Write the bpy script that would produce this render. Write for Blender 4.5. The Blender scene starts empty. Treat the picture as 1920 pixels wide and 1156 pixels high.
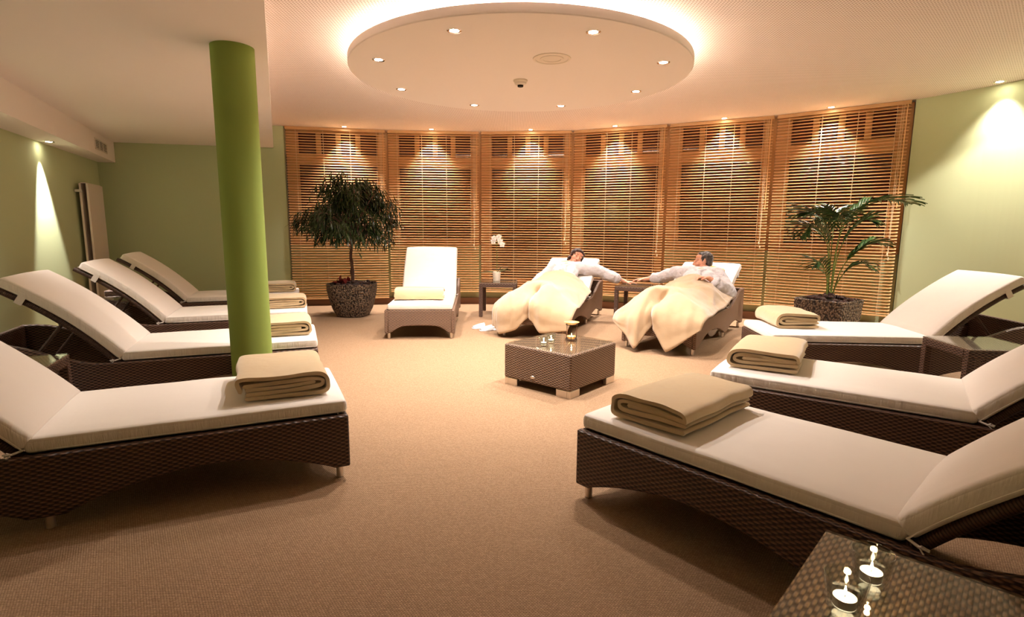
import bpy, bmesh, math, random
from mathutils import Vector, Matrix, noise
random.seed(7)
PI = math.pi
sc = bpy.context.scene
C = sc.collection
V = Vector

# ------------------------------------------------------------------ materials
def _n(nt, t, **kw):
    n = nt.nodes.new(t)
    for k, v in kw.items():
        if k in n.inputs: n.inputs[k].default_value = v
        else: setattr(n, k, v)
    return n
def mat(name, col, rough=.6, metal=0, spec=.5, sheen=0, emit=None, est=0, trans=0, ior=1.45, alpha=1, coat=0):
    m = bpy.data.materials.new(name); m.use_nodes = True
    b = m.node_tree.nodes['Principled BSDF']
    b.inputs['Base Color'].default_value = (*col, 1)
    b.inputs['Roughness'].default_value = rough
    b.inputs['Metallic'].default_value = metal
    b.inputs['Specular IOR Level'].default_value = spec
    b.inputs['Sheen Weight'].default_value = sheen
    b.inputs['Transmission Weight'].default_value = trans
    b.inputs['IOR'].default_value = ior
    b.inputs['Coat Weight'].default_value = coat
    if emit:
        b.inputs['Emission Color'].default_value = (*emit, 1); b.inputs['Emission Strength'].default_value = est
    return m
def nodes(m):
    nt = m.node_tree
    return nt, nt.nodes['Principled BSDF'], nt.links
def coords(nt, kind, scale=(1, 1, 1)):
    tc = nt.nodes.new('ShaderNodeTexCoord'); mp = nt.nodes.new('ShaderNodeMapping')
    nt.links.new(tc.outputs[kind], mp.inputs['Vector']); mp.inputs['Scale'].default_value = scale
    return mp.outputs['Vector']
def mix_col(nt, fac, a, b):
    mx = nt.nodes.new('ShaderNodeMix'); mx.data_type = 'RGBA'
    for i, c in ((6, a), (7, b)):
        if isinstance(c, tuple): mx.inputs[i].default_value = (*c, 1)
        else: nt.links.new(c, mx.inputs[i])
    if isinstance(fac, (int, float)): mx.inputs[0].default_value = fac
    else: nt.links.new(fac, mx.inputs[0])
    return mx.outputs[2]
def add_bump(nt, b, h, strength, dist):
    bp = nt.nodes.new('ShaderNodeBump'); bp.inputs['Strength'].default_value = strength; bp.inputs['Distance'].default_value = dist
    nt.links.new(h, bp.inputs['Height']); nt.links.new(bp.outputs['Normal'], b.inputs['Normal'])
    return bp
def noise_tex(nt, vec, scale, detail=3, rough=.5):
    n = nt.nodes.new('ShaderNodeTexNoise'); n.inputs['Scale'].default_value = scale
    n.inputs['Detail'].default_value = detail; n.inputs['Roughness'].default_value = rough
    nt.links.new(vec, n.inputs['Vector']); return n.outputs['Fac']
def cloth_mat(name, c1, c2, nscale=9, weave=900, bump=.25, sheen=.2, wr=14, wb=.3, rough=.85):
    m = mat(name, c1, rough, sheen=sheen, spec=.2); nt, b, L = nodes(m)
    v = coords(nt, 'Object')
    f = noise_tex(nt, v, nscale, 4)
    L.new(mix_col(nt, f, c1, c2), b.inputs['Base Color'])
    a = noise_tex(nt, v, weave, 1); w = noise_tex(nt, v, wr, 2)
    s = nt.nodes.new('ShaderNodeMath'); s.operation = 'MULTIPLY_ADD'; s.inputs[1].default_value = wb * 10
    L.new(w, s.inputs[0]); L.new(a, s.inputs[2])
    add_bump(nt, b, s.outputs[0], bump, .002)
    return m
def wicker_mat(name, c1, c2, c3, bw=.034, rh=.0115, rough=.42, bump=.9):
    m = mat(name, c1, rough, spec=.45); nt, b, L = nodes(m)
    v = coords(nt, 'UV')
    def mth(op, a, b_=0.0):
        q = nt.nodes.new('ShaderNodeMath'); q.operation = op
        for k, x in ((0, a), (1, b_)):
            if isinstance(x, (int, float)): q.inputs[k].default_value = x
            else: L.new(x, q.inputs[k])
        return q.outputs[0]
    sx = nt.nodes.new('ShaderNodeSeparateXYZ'); L.new(v, sx.inputs[0])
    X = mth('DIVIDE', sx.outputs['X'], bw); Y = mth('DIVIDE', sx.outputs['Y'], rh)
    row = mth('FLOOR', Y); fy = mth('FRACT', Y)
    wave = mth('SINE', mth('MULTIPLY', mth('ADD', X, row), PI))
    prof = mth('POWER', mth('SINE', mth('MULTIPLY', fy, PI)), .55)
    h = mth('MULTIPLY', prof, mth('MULTIPLY_ADD' if False else 'ADD', mth('MULTIPLY', wave, .5), .5))
    f = noise_tex(nt, v, 60, 2)
    hc = nt.nodes.new('ShaderNodeMapRange'); L.new(h, hc.inputs[0]); hc.inputs[1].default_value = .12; hc.inputs[2].default_value = .75
    L.new(mix_col(nt, hc.outputs[0], c3, mix_col(nt, f, c2, c1)), b.inputs['Base Color'])  # strands darken where they dip under: shade put into the weave colour
    add_bump(nt, b, h, bump, .004)
    return m
def wood_mat(name, c1, c2, scale=(3, 3, 40), rough=.45):
    m = mat(name, c1, rough); nt, b, L = nodes(m)
    v = coords(nt, 'Object', scale); f = noise_tex(nt, v, 2, 5)
    L.new(mix_col(nt, f, c1, c2), b.inputs['Base Color'])
    return m
def wall_mat(name, col, col2):
    m = mat(name, col, .85, spec=.25); nt, b, L = nodes(m); v = coords(nt, 'Object')
    L.new(mix_col(nt, noise_tex(nt, v, .8, 3), col, col2), b.inputs['Base Color'])
    add_bump(nt, b, noise_tex(nt, v, 120, 3), .12, .002)
    return m

M = {}
M['green'] = wall_mat('green wall paint', (.485, .54, .325), (.46, .515, .305))
M['column'] = wall_mat('bright green paint', (.25, .335, .078), (.23, .31, .07))
M['white'] = wall_mat('off white plaster', (.84, .775, .735), (.82, .755, .715))
M['perf'] = wall_mat('perforated plaster', (.84, .755, .715), (.84, .755, .715))
nt, b, L = nodes(M['perf'])
v = coords(nt, 'Object', (1 / .022, 1 / .022, 0)); fr = nt.nodes.new('ShaderNodeVectorMath'); fr.operation = 'FRACTION'; L.new(v, fr.inputs[0])
sb = nt.nodes.new('ShaderNodeVectorMath'); sb.operation = 'SUBTRACT'; sb.inputs[1].default_value = (.5, .5, 0); L.new(fr.outputs[0], sb.inputs[0])
ln = nt.nodes.new('ShaderNodeVectorMath'); ln.operation = 'LENGTH'; L.new(sb.outputs[0], ln.inputs[0])
th = nt.nodes.new('ShaderNodeMath'); th.operation = 'LESS_THAN'; th.inputs[1].default_value = .24; L.new(ln.outputs['Value'], th.inputs[0])
L.new(mix_col(nt, th.outputs[0], (.84, .755, .715), (.34, .25, .20)), b.inputs['Base Color'])
# sisal carpet
M['carpet'] = mat('sisal carpet', (.45, .3, .2), .95, spec=.15)
nt, b, L = nodes(M['carpet']); v = coords(nt, 'Object')
br = nt.nodes.new('ShaderNodeTexBrick'); L.new(v, br.inputs['Vector']); br.offset = .5
for k, x in (('Scale', 1), ('Mortar Size', .0016), ('Mortar Smooth', 1), ('Brick Width', .0095), ('Row Height', .0066)): br.inputs[k].default_value = x
br.inputs['Color1'].default_value = (.53, .35, .21, 1); br.inputs['Color2'].default_value = (.40, .255, .145, 1); br.inputs['Mortar'].default_value = (.24, .15, .092, 1)
f = noise_tex(nt, v, 1.3, 4); f2 = noise_tex(nt, v, 220, 2)
c = mix_col(nt, f, br.outputs['Color'], br.outputs['Color'])
mu = nt.nodes.new('ShaderNodeMix'); mu.data_type = 'RGBA'; mu.blend_type = 'MULTIPLY'; mu.inputs[0].default_value = .5
L.new(c, mu.inputs[6]); rr = nt.nodes.new('ShaderNodeMapRange'); L.new(f2, rr.inputs[0]); rr.inputs[1].default_value = .3; rr.inputs[2].default_value = .7; rr.inputs[3].default_value = .45; rr.inputs[4].default_value = 1.25
L.new(rr.outputs[0], mu.inputs[7]); L.new(mu.outputs[2], b.inputs['Base Color'])
inv = nt.nodes.new('ShaderNodeMath'); inv.operation = 'SUBTRACT'; inv.inputs[0].default_value = 1; L.new(br.outputs['Fac'], inv.inputs[1])
add_bump(nt, b, inv.outputs[0], .8, .003)

M['cushion'] = cloth_mat('cream cushion fabric', (.83, .765, .70), (.86, .795, .73), wr=11, wb=.35)
nt, b, L = nodes(M['cushion'])
ge = nt.nodes.new('ShaderNodeTexCoord'); sp_ = nt.nodes.new('ShaderNodeSeparateXYZ'); L.new(ge.outputs['Normal'], sp_.inputs[0])
ab = nt.nodes.new('ShaderNodeMath'); ab.operation = 'ABSOLUTE'; L.new(sp_.outputs['Z'], ab.inputs[0])
mr = nt.nodes.new('ShaderNodeMapRange'); L.new(ab.outputs[0], mr.inputs[0]); mr.inputs[1].default_value = .25; mr.inputs[2].default_value = .7; mr.inputs[3].default_value = 1; mr.inputs[4].default_value = .06
wn = noise_tex(nt, coords(nt, 'Object', (26, 5, 4)), 1, 4, .6)
mm = nt.nodes.new('ShaderNodeMath'); mm.operation = 'MULTIPLY'; L.new(wn, mm.inputs[0]); L.new(mr.outputs[0], mm.inputs[1])
bp2 = nt.nodes.new('ShaderNodeBump'); bp2.inputs['Strength'].default_value = .55; bp2.inputs['Distance'].default_value = .02; L.new(mm.outputs[0], bp2.inputs['Height'])
old = [n for n in nt.nodes if n.type == 'BUMP' and n is not bp2 and n != bp2][0]; L.new(bp2.outputs['Normal'], old.inputs['Normal'])
M['blanket'] = cloth_mat('tan fleece blanket', (.58, .43, .245), (.63, .475, .28), nscale=4, weave=500, bump=.5, sheen=.5, wr=20, wb=.4)
M['blanket2'] = cloth_mat('pale yellow fleece blanket', (.45, .315, .185), (.49, .345, .205), nscale=4, weave=500, bump=.5, sheen=.5, wr=18, wb=.3)
M['robe'] = cloth_mat('white terry cloth', (.53, .49, .50), (.57, .53, .535), weave=350, bump=.8, sheen=.15, wr=16, wb=1.4)
M['yellow'] = cloth_mat('yellow towelling', (.78, .55, .14), (.84, .62, .22), weave=350)
M['wicker'] = wicker_mat('brown woven rattan', (.215, .115, .070), (.125, .066, .042), (.030, .015, .011), bw=.0195, rh=.0094)
M['wicker_t'] = wicker_mat('brown grey woven rattan', (.400, .255, .165), (.28, .175, .112), (.075, .042, .028), bw=.0185, rh=.0090)  # table tone; on the bay loungers it carries their stronger light as colour
M['wrap'] = wicker_mat('rattan wrapped tube', (.16, .085, .055), (.10, .052, .035), (.020, .010, .008), bw=9, rh=.009)
M['darkmesh'] = mat('dark webbing', (.025, .018, .015), .8)
M['metal'] = mat('brushed aluminium', (.72, .66, .60), .35, metal=1)
M['chrome'] = mat('polished chrome', (.85, .82, .8), .12, metal=1)
M['glass'] = mat('clear glass', (.95, .97, .95), .02, trans=1, ior=1.45)
M['tabletop'] = mat('glass table top', (.62, .72, .62), .03, trans=.93, ior=1.5)
def thin_glass(name, tint, rough=.02, gp=5):
    m = bpy.data.materials.new(name); m.use_nodes = True; nt = m.node_tree; nt.nodes.clear(); L = nt.links
    o = nt.nodes.new('ShaderNodeOutputMaterial'); t = nt.nodes.new('ShaderNodeBsdfTransparent'); g = nt.nodes.new('ShaderNodeBsdfGlossy'); lw = nt.nodes.new('ShaderNodeLayerWeight'); pw = nt.nodes.new('ShaderNodeMath'); pw.operation = 'POWER'; pw.inputs[1].default_value = gp; f = nt.nodes.new('ShaderNodeMath'); f.operation = 'MULTIPLY_ADD'; f.inputs[1].default_value = .9; f.inputs[2].default_value = .045; x = nt.nodes.new('ShaderNodeMixShader')
    lw.inputs['Blend'].default_value = .5; L.new(lw.outputs['Facing'], pw.inputs[0]); L.new(pw.outputs[0], f.inputs[0])
    t.inputs['Color'].default_value = (*tint, 1); g.inputs['Roughness'].default_value = rough; 
    L.new(f.outputs[0], x.inputs[0]); L.new(t.outputs[0], x.inputs[1]); L.new(g.outputs[0], x.inputs[2]); L.new(x.outputs[0], o.inputs['Surface']); return m
M['glass'] = thin_glass('clear thin glass', (.93, .95, .93), gp=2.2); M['tabletop'] = thin_glass('glass table top', (.95, .97, .945))
M['pane'] = mat('night window glass', (.055, .012, .012), .04, spec=.6)  # dark red of the slats' reflection put into the pane colour
M['slat'] = wood_mat('pine blind slat', (.86, .53, .25), (.76, .44, .19), (2, 2, 40), .34)
M['frame'] = wood_mat('pine window frame', (.60, .35, .155), (.52, .29, .12), (4, 4, 3), .45)
M['cord'] = mat('cream blind cord', (.78, .60, .38), .8)
M['baseboard'] = wood_mat('brown skirting wood', (.20, .085, .035), (.15, .062, .026), (2, 2, 12))
M['radiator'] = mat('white radiator enamel', (.72, .62, .55), .35)
M['plastic'] = mat('white plastic', (.74, .67, .58), .4)
M['dark'] = mat('dark recess', (.02, .016, .014), .8)
M['lamp'] = mat('glowing halogen lamp', (1, .9, .75), .4, emit=(1, .86, .66), est=45)
M['cove'] = mat('glowing cove strip', (1, .85, .6), .5, emit=(1, .83, .68), est=38)
M['skin'] = mat('skin', (.66, .33, .21), .5); nt, b, L = nodes(M['skin'])
b.inputs['Subsurface Weight'].default_value = .12; b.inputs['Subsurface Radius'].default_value = (.01, .004, .002)
L.new(mix_col(nt, noise_tex(nt, coords(nt, 'Object'), 18, 3), (.68, .35, .23), (.60, .27, .17)), b.inputs['Base Color'])
M['lips'] = mat('lips', (.42, .10, .08), .4)
M['hair'] = cloth_mat('dark brown hair', (.030, .013, .009), (.055, .024, .015), weave=400, bump=.8, rough=.5)
M['hair2'] = cloth_mat('dark greying hair', (.028, .022, .020), (.12, .10, .09), weave=400, bump=.8, rough=.5)
M['leaf'] = mat('dark glossy leaf', (.022, .045, .014), .24); nt, b, L = nodes(M['leaf'])
L.new(mix_col(nt, noise_tex(nt, coords(nt, 'Object'), 6, 3), (.008, .018, .007), (.035, .06, .015)), b.inputs['Base Color'])
M['palm'] = mat('palm leaf', (.03, .08, .02), .35); nt, b, L = nodes(M['palm'])
L.new(mix_col(nt, noise_tex(nt, coords(nt, 'Object'), 6, 3), (.018, .05, .014), (.07, .14, .035)), b.inputs['Base Color'])
M['stem'] = mat('green stem', (.16, .20, .04), .5)
M['bark'] = wood_mat('bark', (.13, .06, .04), (.07, .035, .025), (9, 9, 3), .8)
M['soil'] = cloth_mat('dark mulch', (.030, .014, .010), (.075, .03, .02), nscale=40, bump=.8)
M['redleaf'] = mat('dark red dried petals', (.19, .018, .014), .6)
M['pot'] = mat('knotted water hyacinth weave', (.1, .06, .04), .6); nt, b, L = nodes(M['pot'])
v = coords(nt, 'Object', (1, 1, .75)); vo = nt.nodes.new('ShaderNodeTexVoronoi'); vo.inputs['Scale'].default_value = 58; L.new(v, vo.inputs['Vector'])
f3 = noise_tex(nt, v, 30, 2)
cr = nt.nodes.new('ShaderNodeMapRange'); L.new(vo.outputs['Distance'], cr.inputs[0]); cr.inputs[1].default_value = .15; cr.inputs[2].default_value = .75; cr.inputs[3].default_value = 1; cr.inputs[4].default_value = 0
c1 = mix_col(nt, f3, (.06, .034, .022), (.50, .34, .21))
L.new(mix_col(nt, cr.outputs[0], (.016, .009, .007), c1), b.inputs['Base Color']); add_bump(nt, b, cr.outputs[0], 1, .012)
M['whitepot'] = mat('white ceramic', (.80, .72, .60), .35)
M['petal'] = mat('white orchid petal', (.85, .80, .74), .5); M['petal'].node_tree.nodes['Principled BSDF'].inputs['Subsurface Weight'].default_value = .1
M['slipper'] = cloth_mat('white slipper cloth', (.82, .80, .82), (.78, .76, .78), weave=350)
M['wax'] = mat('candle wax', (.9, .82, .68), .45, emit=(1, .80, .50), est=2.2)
M['flame'] = mat('candle flame', (1, .8, .4), .5, emit=(1, .72, .35), est=25)
M['blackmetal'] = mat('dark iron rod', (.04, .02, .015), .4, metal=.6)
M['amber'] = mat('amber frosted glass bowl', (.85, .55, .22), .25, trans=.4)
M['aluc'] = mat('tealight cup aluminium', (.8, .78, .74), .3, metal=1)

# ------------------------------------------------------------------ mesh helpers
class MB:
    def __init__(s): s.v = []; s.f = []; s.uv = []; s.mi = []
    def face(s, idx, uv=None, mi=0): s.f.append(tuple(idx)); s.uv.append(uv); s.mi.append(mi)
    def add(s, pts): n = len(s.v); s.v += [V(p) for p in pts]; return list(range(n, n + len(pts)))
    def box(s, c, d, rot=None, mi=0):
        c = V(c); hx, hy, hz = d[0] / 2, d[1] / 2, d[2] / 2
        P = [V((x, y, z)) for z in (-hz, hz) for y in (-hy, hy) for x in (-hx, hx)]
        if rot is not None: P = [rot @ p for p in P]
        i = s.add([c + p for p in P])
        fs = [((0, 2, 3, 1), 0, 1), ((4, 5, 7, 6), 0, 1), ((0, 1, 5, 4), 0, 2), ((2, 6, 7, 3), 0, 2), ((0, 4, 6, 2), 1, 2), ((1, 3, 7, 5), 1, 2)]
        loc = [(x, y, z) for z in (-hz, hz) for y in (-hy, hy) for x in (-hx, hx)]
        for q, a, b_ in fs: s.face([i[k] for k in q], [(loc[k][a], loc[k][b_]) for k in q], mi)
        return s
    def loft(s, rings, close=True, caps=True, mi=0, uvs=None):
        """rings: list of equal-length point lists."""
        R = [s.add(r) for r in rings]; n = len(R[0])
        for a in range(len(R) - 1):
            for k in range(n if close else n - 1):
                k2 = (k + 1) % n
                u = None
                if uvs: u = [uvs[a][k], uvs[a][k + 1], uvs[a + 1][k + 1], uvs[a + 1][k]]
                s.face((R[a][k], R[a][k2], R[a + 1][k2], R[a + 1][k]), u, mi)
        if caps and close:
            s.face(tuple(reversed(R[0])), None, mi); s.face(tuple(R[-1]), None, mi)
        return s
    def tube(s, pts, r, n=8, caps=True, mi=0):
        pts = [V(p) for p in pts]; rings = []; ln = 0; uvs = []
        up = V((0, 0, 1))
        for i, p in enumerate(pts):
            d = (pts[min(i + 1, len(pts) - 1)] - pts[max(i - 1, 0)])
            if d.length < 1e-9: d = V((0, 0, 1))
            d.normalize()
            if i == 0:
                x = d.cross(up) if abs(d.z) < .95 else d.cross(V((1, 0, 0)))
            else: x = x - d * x.dot(d)
            x.normalize(); y = d.cross(x)
            rr_ = r[i] if isinstance(r, (list, tuple)) else r
            if i: ln += (p - pts[i - 1]).length
            rings.append([p + (x * math.cos(2 * PI * k / n) + y * math.sin(2 * PI * k / n)) * rr_ for k in range(n)])
            uvs.append([(k / n * .2, ln) for k in range(n + 1)])
        return s.loft(rings, True, caps, mi, uvs)
    def lathe(s, prof, n=32, c=(0, 0, 0), mi=0, closed_ends=True):
        c = V(c)
        rings = [[c + V((r * math.cos(2 * PI * k / n), r * math.sin(2 * PI * k / n), z)) for k in range(n)] for r, z in prof]
        return s.loft(rings, True, closed_ends, mi)
    def sphere(s, c, r, rot=None, nu=12, nv=8, mi=0):
        c = V(c); r = (r, r, r) if isinstance(r, (int, float)) else r
        rings = []
        for j in range(nv + 1):
            a = -PI / 2 + PI * (j + .5) / (nv + 1)
            ring = []
            for k in range(nu):
                p = V((r[0] * math.cos(a) * math.cos(2 * PI * k / nu), r[1] * math.cos(a) * math.sin(2 * PI * k / nu), r[2] * math.sin(a)))
                ring.append(c + (rot @ p if rot is not None else p))
            rings.append(ring)
        return s.loft(rings, True, True, mi)
    def build(s, name, mats, parent=None, smooth=40, bevel=0, loc=None, rot=None):
        me = bpy.data.meshes.new(name); me.from_pydata([tuple(p) for p in s.v], [], s.f)
        if not isinstance(mats, (list, tuple)): mats = [mats]
        for m_ in mats: me.materials.append(m_)
        uvl = me.uv_layers.new(name='UVMap')
        for p in me.polygons:
            p.material_index = s.mi[p.index]
            u = s.uv[p.index]
            if u is None:
                nn = p.normal; ax = max(range(3), key=lambda k: abs(nn[k]))
                a, b_ = ((1, 2), (0, 2), (0, 1))[ax]
                u = [(s.v[vi][a], s.v[vi][b_]) for vi in p.vertices]
            for li, q in zip(p.loop_indices, u): uvl.data[li].uv = q
        me.validate(); me.update()
        if smooth:
            me.polygons.foreach_set('use_smooth', [True] * len(me.polygons))
            me.set_sharp_from_angle(angle=math.radians(smooth))
        o = bpy.data.objects.new(name, me); C.objects.link(o)
        if parent: o.parent = parent
        if loc is not None: o.location = loc
        if rot is not None: o.rotation_euler = rot
        if bevel:
            md = o.modifiers.new('bevel', 'BEVEL'); md.width = bevel; md.segments = 2; md.limit_method = 'ANGLE'; md.angle_limit = math.radians(40); md.harden_normals = False
        return o

def tag(o, label=None, cat=None, group=None, kind=None):
    if label: o['label'] = label
    if cat: o['category'] = cat
    if group: o['group'] = group
    if kind: o['kind'] = kind
    return o
def empty(name, loc=(0, 0, 0), rz=0):
    o = bpy.data.objects.new(name, None); C.objects.link(o); o.location = loc; o.rotation_euler = (0, 0, rz); o.empty_display_size = .1
    return o
def copy_tree(o, parent=None):
    c = o.copy(); C.objects.link(c); c.parent = parent
    for ch in list(o.children): copy_tree(ch, c)
    return c
def cr1(P, t):
    """Catmull-Rom through a list of points, t in 0..len-1."""
    n = len(P); i = min(int(t), n - 2); u = t - i
    p1, p2 = P[i], P[i + 1]
    p0 = P[i - 1] if i > 0 else p1 * 2 - p2
    p3 = P[i + 2] if i + 2 < n else p2 * 2 - p1
    return ((p1 * 2) + (p2 - p0) * u + (p0 * 2 - p1 * 5 + p2 * 4 - p3) * u * u + (p1 * 3 - p0 - p2 * 3 + p3) * u ** 3) * .5
def spline(P, n):
    P = [V(p) for p in P]
    return [cr1(P, (len(P) - 1) * k / (n - 1)) for k in range(n)]
def bake(o, mods, smooth=True):
    dg = bpy.context.evaluated_depsgraph_get(); dg.update()
    me = bpy.data.meshes.new_from_object(o.evaluated_get(dg)); o.modifiers.clear(); o.data = me
    if smooth: me.polygons.foreach_set('use_smooth', [True] * len(me.polygons))
    return o

# ------------------------------------------------------------------ the room
ZC, ZL, ZD = 2.62, 2.31, 2.47
B0 = [V(p) for p in ((-3.31, 8.145), (-1.895, 8.438), (-.50, 8.517), (.889, 8.37), (2.15, 7.815), (3.33, 7.19), (4.417, 6.285))]
def seg_frame(a, b):
    d = (b - a).normalized(); return d, V((-d.y, d.x))          # along, outward (away from room)
def off_poly(P, dist):
    """offset an open polyline outwards with mitred corners"""
    out = []
    for i, p in enumerate(P):
        ns = []
        if i > 0: ns.append(seg_frame(P[i - 1], p)[1])
        if i < len(P) - 1: ns.append(seg_frame(p, P[i + 1])[1])
        n = sum(ns, V((0, 0))) / len(ns); n = n.normalized(); k = 1 / max(.4, n.dot(ns[0]))
        out.append(p + n * dist * k)
    return out
def strip_wall(mb, P, z0, z1, t0, t1, mi=0):
    A = off_poly(P, t0); Bq = off_poly(P, t1)
    for i in range(len(P) - 1):
        q = [A[i], A[i + 1], Bq[i + 1], Bq[i]]
        mb.loft([[V((p.x, p.y, z0)) for p in q], [V((p.x, p.y, z1)) for p in q]], mi=mi)
WL = [V((-1.68, -1.8)), V((-5.66, 7.635))]
WBL = [V((-5.66, 7.635)), V((-3.315, 8.143))]
WR = [V(p) for p in ((4.43, 6.275), (4.77, 5.62), (4.90, 5.10), (4.98, 4.2), (5.02, 2.5), (5.02, -1.8))]
WF = [V((5.02, -1.8)), V((-1.68, -1.8))]
def st(o): o['kind'] = 'structure'; return o
mb = MB(); mb.box((-.3, 3.4, -.05), (13.5, 12.5, .1)); st(mb.build('floor', M['carpet'], smooth=0))
mb = MB(); mb.box((-.3, 3.4, ZC + .05), (13.5, 12.5, .1)); st(mb.build('ceiling', M['perf'], smooth=0))
mb = MB()
q = [(-3.46, 8.13), (-3.1, 8.9), (-7, 8.9), (-7, -2.85), (1.2, -2.85)]
mb.loft([[V((x, y, ZL)) for x, y in reversed(q)], [V((x, y, ZC)) for x, y in reversed(q)]]); st(mb.build('ceiling_lower', M['white'], smooth=0))
WRs = [V(p[:2]) for p in spline([V((q.x, q.y, 0)) for q in WR], 40)]
for nm, P in (('wall_left', WL), ('wall_back', WBL), ('wall_right', WRs), ('wall_front', WF)):
    mb = MB()
    if nm in ('wall_left', ): P = [P[1], P[0]]
    A = [V(p) for p in P]
    # outward normal check: room centre is about (0,3.5)
    d, n = seg_frame(A[0], A[1])
    if n.dot(V((0, 3.5)) - A[0]) > 0: A = A[::-1]
    strip_wall(mb, A, 0, ZC, 0, .12); st(mb.build(nm, M['green'], smooth=0))
# ventilation box along the left wall
mb = MB()
a, b_ = V((-3.91, 4.36)), V((-5.46, 7.71)); d = (b_ - a).normalized(); a = b_ - d * 10.2
wl_d = (WL[1] - WL[0]).normalized()
q = [a, b_, V((-5.66, 7.66)), WL[0] + V((-.1, 0))]
mb.loft([[V((p.x, p.y, 2.04)) for p in q], [V((p.x, p.y, ZL)) for p in q]]); st(mb.build('trim_1', M['white'], smooth=0))
# skirting boards
mb = MB(); strip_wall(mb, B0, 0, .095, .05, .12); st(mb.build('baseboard_back', M['baseboard'], smooth=0))
mb = MB(); strip_wall(mb, WBL, 0, .07, -.02, 0); st(mb.build('baseboard_corner', M['baseboard'], smooth=0))
mb = MB(); strip_wall(mb, WR[::-1] if seg_frame(WR[0], WR[1])[1].dot(V((0, 3.5)) - WR[0]) > 0 else WR, 0, .07, -.02, 0); st(mb.build('baseboard_right', M['baseboard'], smooth=0))

# window bay: parapets, frames and panes
mb = MB()
Wd = off_poly(B0, .12); We = off_poly(B0, .24)
for i in range(6):
    zt = .26 if i in (2, 3) else .92
    q = [Wd[i], Wd[i + 1], We[i + 1], We[i]]
    mb.loft([[V((p.x, p.y, 0)) for p in q], [V((p.x, p.y, zt)) for p in q]])
st(mb.build('wall_bay', M['green'], smooth=0))
for i in range(6):
    a, b_ = Wd[i], Wd[i + 1]; Ls = (b_ - a).length; d, n = seg_frame(a, b_); ang = math.atan2(d.y, d.x)
    w = empty('window_%d' % (i + 1), (a.x, a.y, 0), ang); st(w)
    door = i in (2, 3); z0 = .26 if door else .92
    mb = MB(); T = .07; y = .045
    def bx(s0, s1, za, zb, yy=y, t=T): mb.box(((s0 + s1) / 2, yy, (za + zb) / 2), (s1 - s0, t, zb - za))
    bx(0, .17, z0, ZC); bx(Ls - .15, Ls, z0, ZC)
    bx(.17, Ls - .15, ZC - .05, ZC); bx(.17, Ls - .15, 2.10, 2.26)
    gs0, gs1 = .17, Ls - .15; wd = (gs1 - gs0) / 4
    for k in (1, 2, 3): bx(gs0 + wd * k - .035, gs0 + wd * k + .035, 2.26, ZC - .05)
    if door: bx(.17, Ls - .15, .26, .42)
    else: bx(.17, Ls - .15, .92, 1.02)
    st(mb.build('window_frame', M['frame'], w, smooth=0, bevel=.004))
    mb = MB(); mb.box((Ls / 2, y + .01, (z0 + ZC) / 2 + .05), (Ls - .1, .012, ZC - z0 - .12)); st(mb.build('pane', M['pane'], w, smooth=0))
    if not door:
        mb = MB(); mb.box((Ls / 2, .03, .935), (Ls - .03, .16, .03)); st(mb.build('window_sill', M['frame'], w, smooth=0))

# venetian blinds, one per bay
where = ['behind the weeping fig, first from the left', 'behind the empty lounger in the middle', 'behind the white orchid', "behind the dark haired woman's lounger",
         "behind the man's lounger", 'behind the potted palm, first from the right']
for i in range(6):
    a, b_ = B0[i], B0[i + 1]; Ls = (b_ - a).length; d, n = seg_frame(a, b_); ang = math.atan2(d.y, d.x)
    r = empty('venetian_blind', (a.x, a.y, 0), ang)
    tag(r, 'pine slat venetian blind ' + where[i], 'blind', 'wooden blinds along the curved window bay')
    zb = .11 if i == 0 else .205; s0, s1 = .02, Ls - .02
    mb = MB(); mb.box(((s0 + s1) / 2, -.005, ZC - .022), (s1 - s0, .045, .042)); mb.build('head_rail', M['frame'], r, smooth=0, bevel=.003)
    mb = MB(); pitch = .0375; z = zb + .03; tilt = Matrix.Rotation(math.radians(33), 3, 'X'); k = 0
    while z < ZC - .055:
        rt = Matrix.Rotation(math.radians(27 + random.uniform(-2.5, 2.5)), 3, 'X') @ Matrix.Rotation(random.uniform(-.0008, .0008), 3, 'Y')
        mb.box(((s0 + s1) / 2, -.005, z), (s1 - s0, .034, .0032), rt); z += pitch; k += 1
    mb.build('slats', M['slat'], r, smooth=0)
    mb = MB(); mb.box(((s0 + s1) / 2, -.005, zb), (s1 - s0, .034, .016)); mb.build('bottom_rail', M['slat'], r, smooth=0, bevel=.003)
    for f_ in (.10, .37, .64, .91):
        mb = MB(); x = s0 + (s1 - s0) * f_
        for yy in (-.022, .012): mb.tube([(x, yy, zb), (x, yy, ZC - .04)], .0016, 5)
        mb.build('ladder_cord', M['cord'], r)
    x = Ls - .09; mb = MB(); zt = .98 - .1 * (i % 2) - (.05 if i == 3 else 0)
    for dx in (-.008, .012): mb.tube([(x + dx, -.032, ZC - .04), (x + dx * .9, -.036, 1.8), (x + dx * .2, -.034, zt + .06)], .0022, 5)
    pc = mb.build('pull_cord', M['cord'], r)
    mb = MB()
    for dx, dz in ((-.006, 0), (.008, -.05)):
        mb.lathe([(.003, .03), (.007, .02), (.009, 0), (.005, -.01)], 8, (x + dx, -.034, zt + .03 + dz))
    mb.build('tassel', M['cord'], pc)
    x = Ls - .05; mb = MB(); mb.tube([(x, -.03, ZC - .04), (x - .004, -.036, 1.45)], .005, 6); mb.build('tilt_wand', M['slat'], r)

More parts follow.
